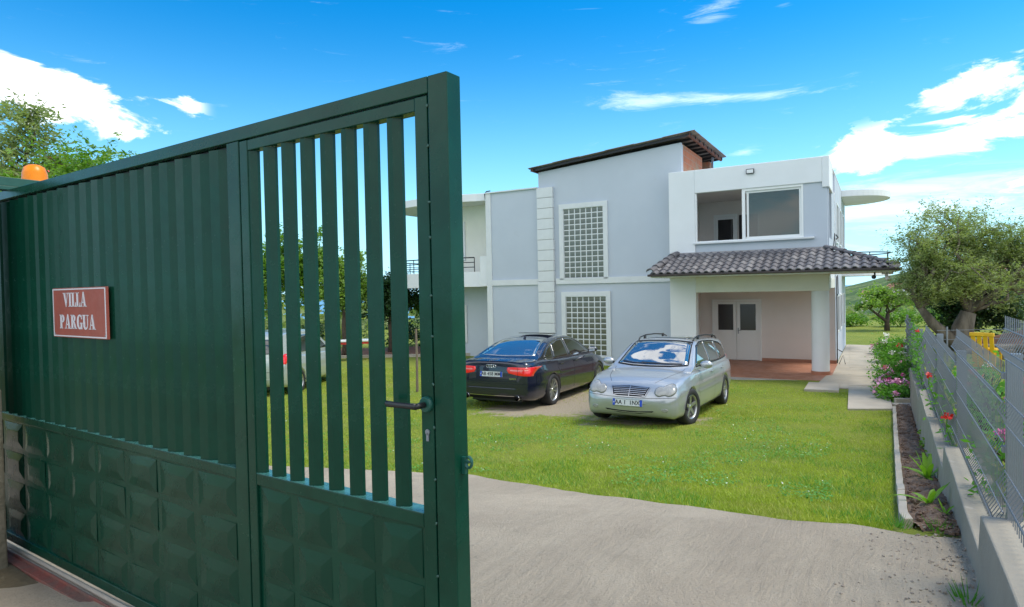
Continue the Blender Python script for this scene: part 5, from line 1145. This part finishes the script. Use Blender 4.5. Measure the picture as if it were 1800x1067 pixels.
def clump(centers, n, r, sq=(1, 1, .8), shell=.5):
    c = np.asarray(centers, float); idx = RNG.integers(0, len(c), n); d = RNG.normal(0, 1, (n, 3)); d /= np.linalg.norm(d, axis=1)[:, None]
    rad = (RNG.uniform(0, 1, n)**shell)[:, None]*(r if np.isscalar(r) else np.asarray(r)[idx][:, None]); return c[idx]+d*rad*np.array(sq)
def branches(q, p, d, length, rad, depth, tips, spread=.6, n=3, gnarl=.25, nseg=5, lift=.15, shrink=.68):
    pts = [Vector(p)]; dd = Vector(d).normalized(); rs = [rad]
    for i in range(nseg):
        dd = (dd+Vector((random.gauss(0, gnarl), random.gauss(0, gnarl), random.gauss(0, gnarl)*.6+lift*.2))*.5).normalized()
        pts.append(pts[-1]+dd*length/nseg); rs.append(rad*(1-.45*(i+1)/nseg))
    q.tube(pts, rs, 8 if depth > 1 else 5, cap=True)
    if depth <= 2: tips += pts[2:]
    if depth == 0: return
    for k in range(n):
        t = pts[random.choice([-1, -1, -2, -3]) if k else -1]
        nd = (dd+Vector((random.gauss(0, spread), random.gauss(0, spread), random.gauss(0, spread*.55)+lift))).normalized()
        branches(q, t, nd, length*shrink*random.uniform(.8, 1.2), rs[-1]*.85, depth-1, tips, spread, n, gnarl, nseg, lift, shrink)
def tree(name, loc, label, trunks, nleaf, lsize, lm, bm='bark', clump_r=.35, depth=3, spread=.6, n=3, length=1., cat='tree', group=None, flowers=None, keep=None, aspect=.42, up=.3, seed=None, shrink=.68, sq=(1, 1, .8)):
    if seed is not None: random.seed(seed)
    root = empty(name, loc, 0, label=label, cat=cat, group=group); q = MB(); tips = []
    for (p, d, l, r) in trunks: branches(q, p, d, l, r, depth, tips, spread, n, .28, 5, .18, shrink)
    T = np.array([tuple(t) for t in tips])
    if keep is not None: T = np.array([t for t in T if keep(*t)])
    q.build('trunk', M[bm], root, smooth=True, fix=False)
    # light and dark clumps: uneven number of leaves per tip
    wgt = RNG.uniform(.2, 1.8, len(T)); idx = RNG.choice(len(T), nleaf, p=wgt/wgt.sum()); dlt = RNG.normal(0, clump_r*.55, (nleaf, 3))*np.array(sq)
    leafobj('crown', T[idx]+dlt, lsize, lm, root, aspect=aspect, up=up)
    if flowers:
        fm, fn, fs = flowers; i2 = RNG.choice(len(T), fn); leafobj('blossoms', T[i2]+RNG.normal(0, clump_r*.6, (fn, 3)), fs, fm, root, aspect=.9)
    return root, T
def etree(name, loc, label, base, lobes, nleaf, lsize, lm, bm='bark', nl=26, trunk=None, clump_r=.22, aspect=.42, up=.3, cat='tree', group=None, flowers=None, seed=1, ncl=160, inner=.35):
    # tree whose limbs reach into given crown lobes (cx,cy,cz,rx,ry,rz), all relative to loc
    random.seed(seed); rg = np.random.default_rng(seed)
    root = empty(name, loc, 0, label=label, cat=cat, group=group); q = MB()
    for pts, rs in base: q.tube(pts, rs, 12, cap=True)
    forks = [Vector(b[0][-1]) for b in base]+[Vector(b[0][-2]) for b in base]; rad = base[0][1][-1]
    wl = np.array([l[3]*l[4]*l[5] for l in lobes])**.8; C = []
    for k in range(ncl):
        l = lobes[rg.choice(len(lobes), p=wl/wl.sum())]; d = rg.normal(0, 1, 3); d /= np.linalg.norm(d); rr = rg.uniform(inner, 1.04)
        C.append([l[0]+d[0]*l[3]*rr, l[1]+d[1]*l[4]*rr, l[2]+d[2]*l[5]*rr])
    C = np.array(C)
    mains = []
    for k in range(nl):
        t = Vector(C[rg.integers(len(C))]); f = min(forks, key=lambda p: (p-t).length+random.uniform(0, .3)); n_ = 6; pts = []
        for i in range(n_+1):
            u = i/n_; p = f.lerp(t, u)+Vector((random.gauss(0, .05), random.gauss(0, .05), random.gauss(0, .04)+.12*math.sin(math.pi*u)))*(1 if 0 < i < n_ else 0)*(t-f).length; pts.append(p)
        r0 = rad*random.uniform(.2, .5); q.tube(pts, [r0*(1-.82*i/n_)+.004 for i in range(n_+1)], 6); mains += pts[2:]
    for c in C:
        c = Vector(c); f = min(mains, key=lambda p: (p-c).length); m_ = f.lerp(c, .5)+Vector((random.gauss(0, .04), random.gauss(0, .04), .04)); q.tube([f, m_, c], [.012, .008, .003], 4, cap=False)
    q.build('trunk', M[bm], root, smooth=True, fix=False)
    wgt = rg.uniform(.15, 1.9, len(C)); idx = rg.choice(len(C), nleaf, p=wgt/wgt.sum()); rr = clump_r*rg.uniform(.6, 1.3, len(C))
    # twigs: leaves sit along short random lines out of each clump centre
    nt_ = 14; tw = rg.normal(0, 1, (len(C), nt_, 3)); tw /= np.linalg.norm(tw, axis=2)[:, :, None]; tw[:, :, 2] = tw[:, :, 2]*.8+.15
    ti = rg.integers(0, nt_, nleaf); u = rg.uniform(.05, 1, nleaf)**.8
    P = C[idx]+tw[idx, ti]*(u*rr[idx]*1.7)[:, None]+rg.normal(0, clump_r*.10, (nleaf, 3))
    leafobj('crown', P, lsize, lm, root, aspect=aspect, up=up)
    if flowers: fm, fn, fs = flowers; i2 = rg.choice(len(P), fn); leafobj('blossoms', P[i2], fs, fm, root, aspect=.9)
    return root
# olive beyond the fence
etree('olive_tree', (9.95, 14.0, 1.0), 'big gnarled olive tree with grey-green crown beyond the mesh fence',
      [([(.05, 0, -.1), (.0, 0, .25), (.02, .05, .6), (.12, 0, .95)], [.29, .235, .21, .15]), ([(-.1, 0, .15), (-.35, .05, .45), (-.62, .1, .72), (-.95, 0, 1.08)], [.14, .125, .105, .07])],
      [(-.65, 0, 2.05, .85, 1.0, .95), (.15, .2, 2.5, 1.2, 1.1, .92), (-.2, -.2, 1.55, 1.3, 1.0, .55), (1.3, 0, 2.15, 1.2, 1.0, 1.0), (2.4, .1, 2.0, 1.0, .9, .8), (-.85, .1, 1.5, .5, .7, .55)],
      80000, .064, 'olive', 'bark', 34, clump_r=.24, aspect=.30, seed=5, ncl=330, inner=.1)
tree('dark_shrub', (11.35, 16.3, .95), 'dense dark green shrub standing behind the olive trunk', [((-.1, 0, 0), (0, 0, 1), .7, .06), ((.3, .2, 0), (.2, 0, 1), .9, .06), ((1.3, -.2, 0), (.1, 0, 1), .8, .05)], 15000, .10, 'leafdark', 'bark2', .32, 2, .6, 3, cat='shrub', seed=8)
# fig at the back of the lawn
etree('fruit_tree', (20.2, 34.2, 0.0), 'small bright green fruit tree at the far end of the back lawn', [([(0, 0, 0), (0, 0, .5), (.05, 0, .95)], [.15, .12, .10]), ([(0, 0, .5), (-.5, 0, .9), (-.9, 0, 1.2)], [.09, .07, .05])],
      [(-.7, 0, 1.65, 1.2, 1.0, .55), (.7, 0, 1.6, 1.1, 1.0, .55), (-.1, 0, 2.0, .9, .8, .45)], 3000, .15, 'figleaf', 'bark2', 16, clump_r=.25, seed=12, aspect=.7, ncl=80)
# left: trees that rise over the gate
etree('pomegranate_tree', (-6.3, 9.2, .4), 'leafy pomegranate tree with orange buds rising above the gate top',
      [([(0, 0, 0), (.05, 0, .8), (0, 0, 1.7), (.05, 0, 2.4)], [.13, .11, .09, .07]), ([(-.2, .1, 0), (-.4, .1, 1.2), (-.5, .1, 2.2)], [.09, .08, .06])],
      [(.1, 0, 3.55, .75, .8, 1.05), (.75, .1, 2.9, .7, .7, .95), (-.7, 0, 3.0, .9, .8, 1.05), (1.3, .2, 2.6, .55, .6, .85), (1.75, .3, 2.2, .45, .6, .75)], 48000, .072, 'leaf', 'bark2', 24, clump_r=.25, seed=21, flowers=('f_coral', 240, .045), aspect=.38, ncl=240)
etree('young_ash_tree', (-7.15, 9.5, .4), 'taller thin-leaved pale tree at far left above the orange beacon',
      [([(0, 0, 0), (.0, 0, 1.2), (0, 0, 2.6), (0, 0, 3.4)], [.12, .10, .07, .05])],
      [(.05, 0, 4.3, .50, .6, 1.05), (-.15, 0, 3.3, .7, .6, 1.1)], 20000, .085, 'olive', 'bark2', 16, clump_r=.22, seed=33, aspect=.30, ncl=110)
# trees behind the people carrier
LT = [(-10.6, 26.5, 5.1, 1.7, 'leaf', 41, 'bushy green tree left of the people carrier, seen through gate bars'),
      (-8.6, 27.0, 5.3, 1.2, 'leaf', 42, 'tallest bushy tree right behind the silver people carrier'),
      (-6.9, 26.0, 4.4, .9, 'figleaf', 43, 'loose pale green tree between bushy tree and dark citrus'),
      (-5.2, 27.0, 3.7, 1.15, 'leafdark', 44, 'round dark citrus tree left of the villa balcony'),
      (-3.2, 28.5, 3.2, 1.1, 'leaf', 45, 'small green tree under the left balcony of the villa')]
for (x, y, h, r, lm, sd__, lb) in LT:
    etree('orchard_tree', (x, y, 0.0), lb, [([(0, 0, 0), (.05, 0, .6), (0, 0, 1.3), (.05, 0, h*.5)], [.15, .12, .10, .07])],
          [(0, 0, h*.60, r, r, h*.26), (-.4*r, 0, h*.72, r*.7, r*.7, h*.2), (.4*r, .1, h*.78, r*.6, r*.6, h*.22)], 13000, .14, lm, 'bark2', 14, clump_r=.34, group='trees at the back of the lawn', seed=sd__, aspect=.5, ncl=110)
def bush(name, loc, w_, h, nl, size, lm, label, flowers=(), cat='bush', group=None, d=None):
    root = empty(name, loc, random.uniform(0, 6), label=label, cat=cat, group=group); d = d or w_
    q = MB(); tips = []
    for k in range(7):
        a = random.uniform(0, 6.28); rr = random.uniform(.1, .5); e = (w_*rr*math.cos(a), d*rr*math.sin(a), h*random.uniform(.55, 1.)); q.tube([(0, 0, -.02), (e[0]*.4, e[1]*.4, e[2]*.5), e], [.012, .009, .004], 5); tips.append(e)
        tips.append((e[0]*.8, e[1]*.8, e[2]*.65)); tips.append((w_*.45*math.cos(a+1), d*.45*math.sin(a+1), h*random.uniform(.2, .55)))
    q.build('stems', M['bark2'], root, fix=False)
    T = np.array(tips); wg = RNG.uniform(.4, 1.5, len(T)); idx = RNG.choice(len(T), nl, p=wg/wg.sum()); P = T[idx]+RNG.normal(0, 1, (nl, 3))*np.array([w_*.13, d*.13, h*.14]); P[:, 2] = np.maximum(P[:, 2], .01)
    leafobj('foliage', P, size, lm, root, aspect=.55)
    for (fm, n_f, fs) in flowers:
        for k in range(n_f):
            a = random.uniform(0, 6.28); rr = random.uniform(.2, .62); c = np.array([w_*rr*math.cos(a), d*rr*math.sin(a), h*random.uniform(.75, 1.15)*(1-.9*max(0, rr-.3))]); m3 = 34; fs = fs*random.uniform(.85, 1.2)
            V = RNG.normal(0, 1, (m3, 3)); V /= np.linalg.norm(V, axis=1)[:, None]; V = V*fs*np.array([1, 1, .75])+c
            leafobj('flower_head', V, fs*.75, fm, root, aspect=.9, up=.6)
    return root
G1 = 'flowering bushes in the bed by the path'
def bedpos(y, t=.5):
    x0 = kxy(y)+.22; x1 = wallx(y)-.03; return (x0+(x1-x0)*t, y, zg(y)+.0)
BL = [(13.1, .5, .8, .42, (('f_pink', 14, .055),), 'low bush with pale pink flower heads, nearest of the long bed'),
      (13.9, .35, .8, .5, (('f_pink', 7, .055), ('f_mag', 9, .05)), 'bush with magenta and pale pink flowers by the path edge'),
      (14.6, .75, .9, .72, (('f_coral', 3, .05),), 'leafy green bush against the fence behind the magenta flowers'),
      (15.6, .35, .95, .62, (('f_pink', 16, .06),), 'bush crowded with light pink flowers leaning over the path'),
      (16.8, .6, 1.0, .8, (('f_white', 4, .08),), 'broad dark-leaved bush with three white flower heads'),
      (18.3, .5, 1.1, .9, (('f_white', 5, .06),), 'tall green bush with scattered white flowers in mid bed'),
      (20.2, .6, 1.1, .8, (('f_red', 1, .09), ('f_white', 3, .06)), 'tall bush with one red bloom above white flowers'),
      (22.5, .25, 1.0, .5, (('f_pink', 10, .08),), 'lilac pink bush at the far end of the path'),
      (23.2, .75, 1.1, .75, (('f_white', 4, .07),), 'tallest pale-flowered bush at far end of the bed')]
for (y, t, w_, h, fl_, lb) in BL: bush('flowering_bush', bedpos(y, t), w_, h*.85, 1500, .075, 'bushleaf', lb, fl_, 'bush', G1)
# rose on the corner of the bed
bush('small_rose', (8.42, 12.95, zg(12.9)+.03), .45, .55, 260, .07, 'leafdark', 'small dark-leaved sapling at the corner between both beds', (), 'sapling')
# seedlings in the near bed
SEED = [(8.0, 11.85, .3, 9), (7.5, 11.25, .28, 9), (7.05, 10.55, .32, 10), (6.1, 9.35, .22, 8), (5.55, 8.5, .2, 8), (5.0, 7.65, .18, 8), (4.25, 6.5, .17, 7), (3.72, 5.7, .30, 12), (2.98, 4.55, .26, 7), (2.86, 4.2, .12, 6)]
LBS = ['farthest leafy seedling in the soil bed', 'second farthest seedling, yellowish green, in the soil bed', 'tall bright seedling beside the red flower at the fence', 'flat lime green seedling in the middle of the soil bed', 'pale seedling just nearer than the lime green one', 'low yellow-green seedling halfway along the bed', 'small sparse seedling before the spiky plant', 'spiky bright green plant with upright blades in the bed', 'lily-like plant with long arching leaves near bed end', 'tiny tuft at the near end of the soil bed']
for (x, y, h, nb), lb in zip(SEED, LBS):
    r_ = empty('seedling', (x, y, zg(y)+.035), label=lb, cat='seedling', group='seedlings in the soil bed')
    q = MB()
    for k in range(nb):
        a = 2*math.pi*k/nb+random.uniform(-.3, .3); ln = h*random.uniform(.7, 1.1); el_ = random.uniform(.5, 1.3); wd = h*.10; V = []
        for j in range(6):
            t = j/5; rad = ln*t*math.cos(el_); z = ln*(t*math.sin(el_)-.45*t*t*math.cos(el_)); ww = wd*(1-t)**.6*(.5+1.2*t) if j < 5 else .001
            cx, cy = rad*math.cos(a), rad*math.sin(a); V += [(cx-ww*math.sin(a), cy+ww*math.cos(a), z+.004), (cx, cy, z), (cx+ww*math.sin(a), cy-ww*math.cos(a), z+.004)]
        F = []
        for j in range(5): F += [(3*j, 3*j+1, 3*j+4, 3*j+3), (3*j+1, 3*j+2, 3*j+5, 3*j+4)]
        b = MB(); b.add(V, F); b.build('blade', M['seedleaf'], r_, fix=False, smooth=True)
    if y > 6: leafobj('leaf_tuft', clump([(0, 0, h*.5)], 45, h*.45), h*.3, 'seedleaf', r_, aspect=.5)
# geraniums on the neighbour's side, by the fence
NB = [(4.4, .95, .42, 'f_mag', 9, 'magenta flowering plant behind the nearest fence panel'), (5.0, .78, .45, 'f_mag', 6, 'deep pink geranium behind the lower second fence panel'), (5.7, .85, .55, 'f_coral', 5, 'coral geranium behind the middle of second panel'),
      (6.6, .8, .6, 'f_red', 4, 'scarlet geranium behind the second fence post'), (7.5, .78, .6, 'f_coral', 5, 'coral pink geranium past the scarlet one behind the fence'), (8.6, .75, .5, 'f_white', 3, 'white-flowered plant behind the third fence panel'), (3.5, 1.1, .4, 'f_mag', 8, 'magenta plant at the right edge of the picture')]
for (L_, n_, h, fm, nf, lb) in NB:
    x, y = fence_xy(L_, n_); bush('geranium', (x, y, zn(y)), .5, h, 420, .06, 'bushleaf', lb, ((fm, nf, .035),), 'plant', 'flowers behind the mesh fence', d=.6)
for (L_, n_, zz, lb) in ((8.9, .40, 1.55, 'single red bloom poking through the fence above the soil bed'), (13.2, .42, 1.78, 'red bloom on the fence top beside the olive tree'), (6.5, .42, 1.50, 'small red bloom at the foot of the fence, above the wall step')):
    x, y = fence_xy(L_, n_); r_ = empty('climbing_flower', (x, y, zz), label=lb, cat='flower')
    V = RNG.normal(0, 1, (30, 3)); V /= np.linalg.norm(V, axis=1)[:, None]; leafobj('bloom', V*.022, .03, 'f_red', r_, aspect=.9)
    q = MB(); q.tube([(0, 0, 0), (.03, .05, -.12), (.10, .05, -.30), (.16, .06, -.55)], .005, 5); q.build('stem', M['bushleaf'], r_); leafobj('leaves', clump([(.03, .05, -.12), (.1, .05, -.3), (.15, .06, -.5)], 40, .09), .06, 'bushleaf', r_)
# climbing strands on the fence
r_ = empty('fence_creeper', (0, 0, 0), label='thin green creeper climbing the far panels of the mesh fence', cat='creeper')
P = []; q = MB()
for L_ in (11.6, 13.1, 14.9):
    pts = []; 
    for k in range(9):
        x, y = fence_xy(L_+.12*math.sin(k*1.3)+k*.05, .42+.03*math.cos(k)); pts.append((x, y, 1.0+k*.10)); P.append(pts[-1])
    q.tube(pts, .004, 4)
q.build('stem', M['bushleaf'], r_); leafobj('leaves', clump(P, 700, .09), .055, 'bushleaf', r_)
# hedge plants and meadow edge at the back
HB = [(16.4, 37.5, 1.6, .9), (18.2, 37.2, 1.8, .8), (20.4, 38.2, 2., .7), (22.6, 37.0, 2.2, .9), (24.6, 36.2, 2.0, 1.1), (14.9, 38.5, 1.6, 1.2)]
HL = ['low dark hedge bush left of the fruit tree at the lawn end', 'low bush under the left limb of the back fruit tree', 'low bush just right of the back fruit tree', 'rounded bush beyond the far bed end', 'taller bush behind the far fence panels', 'bush close to the far corner of the villa']
for (x, y, w_, h), lb in zip(HB, HL): bush('hedge_bush', (x, y, 0), w_, h, 1500, .15, 'leaf', lb, (), 'bush', 'bushes closing the back lawn', d=1.2)
for i, (x, y, h) in enumerate(((-13.5, 30, 1.2), (-11.6, 29.5, 1.3), (-9.4, 30.2, 1.2), (-7.4, 29.6, 1.3), (-5.3, 30.4, 1.2), (-3.2, 31.5, 1.4), (-1.2, 32, 1.5), (-15.8, 31, 1.5))):
    bush('thicket_bush', (x, y, 0), 2.6, h, 1600, .14, 'olive' if i % 2 else 'leafdark', ['yellowish', 'dark', 'pale', 'dense', 'olive', 'ragged', 'tall', 'broad'][i]+' thicket bush behind the orchard trees, '+['far left', 'second from left', 'behind the carrier roof', 'beside the red table', 'behind the citrus trunk', 'under the balcony', 'next to the villa corner', 'at the very left'][i], (), 'bush', 'thicket behind the orchard trees', d=1.6)
# red table, soil bank and posts at the back left
bt = empty('red_table', (-6.2, 24.6, .03), .25, label='red metal table with pale top standing near the orchard trees', cat='table')
q = MB(); q.box(-.75, .75, -.35, .35, .74, .79); q.build('top', M['white'], bt, bevel=.005)
for (a, b_) in ((-.65, -.28), (.65, -.28), (-.65, .28), (.65, .28)): q = MB(); q.box(a-.05, a+.05, b_-.03, b_+.03, 0, .74); q.build('leg', M['red'], bt)
q = MB(); q.box(-.65, .65, -.30, -.26, .64, .72); q.build('apron', M['red'], bt)
V = []; 
for i in range(40):
    for j in range(6): x = -18+i*.45; y = 27.2-.25*j if False else 25.6+j*.6; V.append((x, y, .05+.10*(j/5)+.05*mnoise.noise(Vector((x, y, 0)))))
npmesh('soil_bank', V, [(i*6+j, i*6+j+1, (i+1)*6+j+1, (i+1)*6+j) for i in range(39) for j in range(5)], M['soilred'], smooth=True, kind='structure')
ke = empty('garden_kerb', (0, 0, 0), label='low pale kerb running along the soil bank behind the lawn', cat='kerb')
for k in range(16): q = MB(); q.box(-17.5+k*1.0, -16.51+k*1.0, 25.35, 25.47, -.05, .14); q.build('kerb_stone', M['conc'], ke, bevel=.01)
pw = empty('garden_wall', (-10.95, 23.5, 0), .1, label='narrow pinkish rendered wall end behind the people carrier', cat='wall')
q = MB(); q.box(-1.6, .0, 0, .2, 0, 2.0); q.build('wall_body', mat('pink_render', (.42, .33, .30), .9, var=.15, vs=3, bump=.3, bs=20), pw, bevel=.01)
for k, (x, y, lb) in enumerate(((-2.66, 15.55, 'thin pale wooden stake left of its pair by the end of the gate'), (-2.44, 16.0, 'thin grey wooden stake right of its pair by the end of the gate'))):
    s_ = empty('wooden_stake', (x, y, zg(y)-.1), label=lb, cat='stake', group='wooden stakes on the lawn'); q = MB(); q.tube([(0, 0, 0), (.01, 0, .9), (.0, .01, 1.7)], [.035, .03, .028], 8); q.build('shaft', M['wood'], s_)
yc_s = .72
# neighbour's yard: yellow chair, log pile, red soil, wire fence
yc = empty('yellow_chair', (8.35, 11.2, 1.1), R(35), label='yellow slatted plastic chair leaning beyond the mesh fence', cat='chair')
for k in range(4): q = MB(); q.prism([(-.02, 0), (.02, 0), (-.14, .75), (-.18, .75)], -.22+k*.13, -.13+k*.13, 'y'); q.build('slat', M['yellow'], yc, bevel=.004)
q = MB(); q.box(-.2, -.12, -.24, .28, .70, .78); q.build('top_bar', M['yellow'], yc, bevel=.01)
q = MB(); q.box(0, .42, -.22, .26, .38, .42); q.build('seat', M['yellow'], yc, bevel=.01)
for (a, b_) in ((.02, -.2), (.4, -.2), (.02, .24), (.4, .24)): q = MB(); q.box(a-.02, a+.02, b_-.02, b_+.02, 0, .38); q.build('leg', M['yellow'], yc)
yc.scale = (.7, .7, .8)
lp = empty('log_pile', (9.1, 11.6, 1.08), label='small heap of split grey logs beside the yellow chair', cat='log pile')
for k in range(16):
    a = random.uniform(-.5, .5); x = random.uniform(-.4, .6); z = .06+.09*(k//4); q = MB(); q.tube([(x-.3*math.cos(a), -.3*math.sin(a)+random.uniform(-.2, .2), z), (x+.3*math.cos(a), .3*math.sin(a), z+.02)], .05, 7); q.build('log', M['wood'], lp)
V = []
for i in range(24):
    for j in range(8): x = 10.2+i*.42; y = 12.6+j*.5; V.append((x, y, zn(y)+.02+.42*math.sin(math.pi*j/7)*min(1, i/4)+.06*mnoise.noise(Vector((x, y, 0)))))
npmesh('red_soil_bank', V, [(i*8+j, i*8+j+1, (i+1)*8+j+1, (i+1)*8+j) for i in range(23) for j in range(7)], M['soilred'], smooth=True, kind='structure')
wf = empty('wire_fence', (0, 0, 0), label='thin wire fence on short posts across the neighbouring garden', cat='fence')
for k in range(6): q = MB(); q.tube([(8.5+k*1.5, 12.4, 1.05), (8.5+k*1.5, 12.4, 1.75)], .015, 6); q.build('post', M['galv'], wf)
for z in (1.25, 1.5, 1.68): q = MB(); q.tube([(8.3, 12.4, z), (16.3, 12.4, z)], .006, 4); q.build('wire', M['galvw'], wf)
# village on the slopes
for k in range(26):
    az_ = R(random.uniform(27, 44)); D_k = random.uniform(230, 520); x, y = D_k*math.sin(az_), D_k*math.cos(az_); z = farz(x, y)
    w_, d_, h_ = random.uniform(6, 12), random.uniform(6, 10), random.uniform(4, 8)
    hb = empty('village_house', (x, y, z-1), random.uniform(0, 3), label='small pale house with red roof among the trees on the distant slope', cat='house', group='houses on the distant slope')
    q = MB(); q.box(-w_/2, w_/2, -d_/2, d_/2, 0, h_+1); q.build('walls', M['wallwhite' if k % 2 else 'inner'], hb)
    q = MB(); q.prism([(-w_/2-.4, h_+1), (w_/2+.4, h_+1), (0, h_+2.6)], -d_/2-.4, d_/2+.4, 'y'); q.build('roof', M['terracotta'], hb)
# distant trees as one mass
P = []; 
for k in range(520):
    az_ = R(random.uniform(24, 50)); D_k = random.uniform(75, 380); x, y = D_k*math.sin(az_), D_k*math.cos(az_); s_ = random.uniform(1.2, 2.8); z = farz(x, y)+s_*.7
    P.append((x, y, z, s_))
for k in range(260):
    az_ = R(random.uniform(-44, 6)); D_k = random.uniform(46, 120); x, y = D_k*math.sin(az_), D_k*math.cos(az_); s_ = random.uniform(1.5, 3.2); P.append((x, y, farz(x, y)+s_*.7, s_))
P = np.array(P); C_ = P[:, :3]; npc = 60; idx = np.repeat(np.arange(len(P)), npc); d = RNG.normal(0, 1, (len(idx), 3)); d /= np.linalg.norm(d, axis=1)[:, None]; Q = C_[idx]+d*(P[idx, 3]*RNG.uniform(.6, 1, len(idx)))[:, None]*np.array([1, 1, .8])
leafobj('far_woods', Q, .9, 'olive', None, aspect=.8, kind='stuff')
# ------------------------------------------------------------------ grass
def inlawn(x, y):
    ok = np.ones(len(x), bool); n = x*FN[0]+y*FN[1]
    ey = np.interp(x, [e[0] for e in EDGE], [e[1] for e in EDGE])+.03; ok &= y > ey+RNG.normal(0, .03, len(x))
    kx = np.interp(y, [3.6, 5.71, 9.51, 11.88, 26], [2.2, 3.46, 5.72, 7.13, 15.0]); ok &= x < kx-.05
    px = np.interp(y, [12, 26.4], [6.33, 14.05]); ok &= ~((y > 12.0) & (x > px))
    dx_, dy_ = x-HO[0], y-HO[1]; s_ = dx_*math.cos(HA)-dy_*math.sin(HA); w_ = dx_*math.sin(HA)+dy_*math.cos(HA)
    ok &= ~((s_ > -4.2) & (s_ < 1.2) & (w_ > -1.66)); ok &= ~((s_ > -15) & (s_ < 1) & (w_ > .45)); ok &= ~((s_ > .0) & (w_ > -2.65)); ok &= ~((x > 6.78) & (x < 8.1) & (y > 14.5) & (y < 16.1))
    wear = np.exp(-((x-.5)/1.7)**2-((y-12.9)/1.0)**2)+np.exp(-((x-1.6)/.9)**2-((y-14.8)/2.4)**2)+np.exp(-((x-2.4)/1.3)**2-((y-11.2)/.6)**2)+np.exp(-((x-.4)/.9)**2-((y-15.2)/2.2)**2)
    nz = np.array([mnoise.noise(Vector((a*1.9, b_*1.9, 5)))+.5*mnoise.noise(Vector((a*5, b_*5, 5))) for a, b_ in zip(x, y)])
    ok &= RNG.uniform(0, 1, len(x)) > np.clip(wear*1.2-.15+nz*.9*(wear > .12)+.55*(nz > .42)*(y > 8), 0, .93); return ok
def blades(name, n, y0, y1, hgt, wd, m_, bias=1.6, xr=(-9, 9), patchy=None):
    t = RNG.uniform(0, 1, n)**bias; y = y0+(y1-y0)*t; x = y*RNG.uniform(-.80, .72, n); ok = inlawn(x, y); x, y = x[ok], y[ok]
    if patchy is not None:
        k = np.array([mnoise.noise(Vector((a*patchy[0], b_*patchy[0], 7))) for a, b_ in zip(x, y)]) > patchy[1]; x, y = x[k], y[k]
    n = len(x); z = np.interp(y, [q[0] for q in TT], [q[1] for q in TT])-.006; a = RNG.uniform(0, 2*np.pi, n); sc_ = (.75+.35*np.minimum(2.5, y/8))
    h = hgt*RNG.uniform(.5, 1.3, n); w_ = wd*sc_*RNG.uniform(.7, 1.3, n); ln = RNG.normal(0, .55, (n, 2))*h[:, None]
    B1 = np.stack([x-np.cos(a)*w_/2, y-np.sin(a)*w_/2, z], 1); B2 = np.stack([x+np.cos(a)*w_/2, y+np.sin(a)*w_/2, z], 1); T_ = np.stack([x+ln[:, 0], y+ln[:, 1], z+h], 1)
    V = np.stack([B1, B2, T_], 1).reshape(-1, 3); npmesh(name, V, np.arange(3*n).reshape(n, 3), M[m_], None, kind='stuff')
blades('grass', 560000, 3.9, 22, .034, .0075, 'grassblade', 1.35)
blades('grass_tufts', 60000, 3.9, 12, .055, .007, 'clover', 1.3, patchy=(1.3, .12))
# clover leaves and tiny daisies
y = 4+13*RNG.uniform(0, 1, 60000)**1.2; x = y*RNG.uniform(-.7, .5, 60000); ok = inlawn(x, y); x, y = x[ok], y[ok]
k = np.array([mnoise.noise(Vector((a*.7, b_*.7, 2)))+.4*mnoise.noise(Vector((a*3, b_*3, 2))) for a, b_ in zip(x, y)]) > .08
P = np.stack([x, y, np.interp(y, [q[0] for q in TT], [q[1] for q in TT])+.025+RNG.uniform(0, .02, len(x))], 1)
leafobj('clover', P[k], .022, 'clover', None, aspect=.9, up=1.5, kind='stuff')
leafobj('daisies', P[k][::34]+np.array([0, 0, .012]), .014, 'f_white', None, aspect=.9, up=2.5, kind='stuff')
# weeds in the near corner
for (x, y, lb) in ((2.62, 3.92, 'tuft of green weeds at the near end of the soil bed'), (2.05, 2.85, 'small weed in the gravel beside the fence wall'), (2.42, 4.0, 'clump of grass spilling over the end of the kerb')):
    r_ = empty('weed', (x, y, zg(y)+.02), label=lb, cat='weed'); q = MB()
    for k in range(26):
        a = random.uniform(0, 6.28); h = random.uniform(.04, .10); r0 = random.uniform(0, .07); q.add([(r0*math.cos(a)-.004, r0*math.sin(a), 0), (r0*math.cos(a)+.004, r0*math.sin(a), 0), ((r0+h*.6)*math.cos(a), (r0+h*.6)*math.sin(a), h)], [(0, 1, 2)])
    q.build('blades', M['bushleaf'], r_, fix=False)
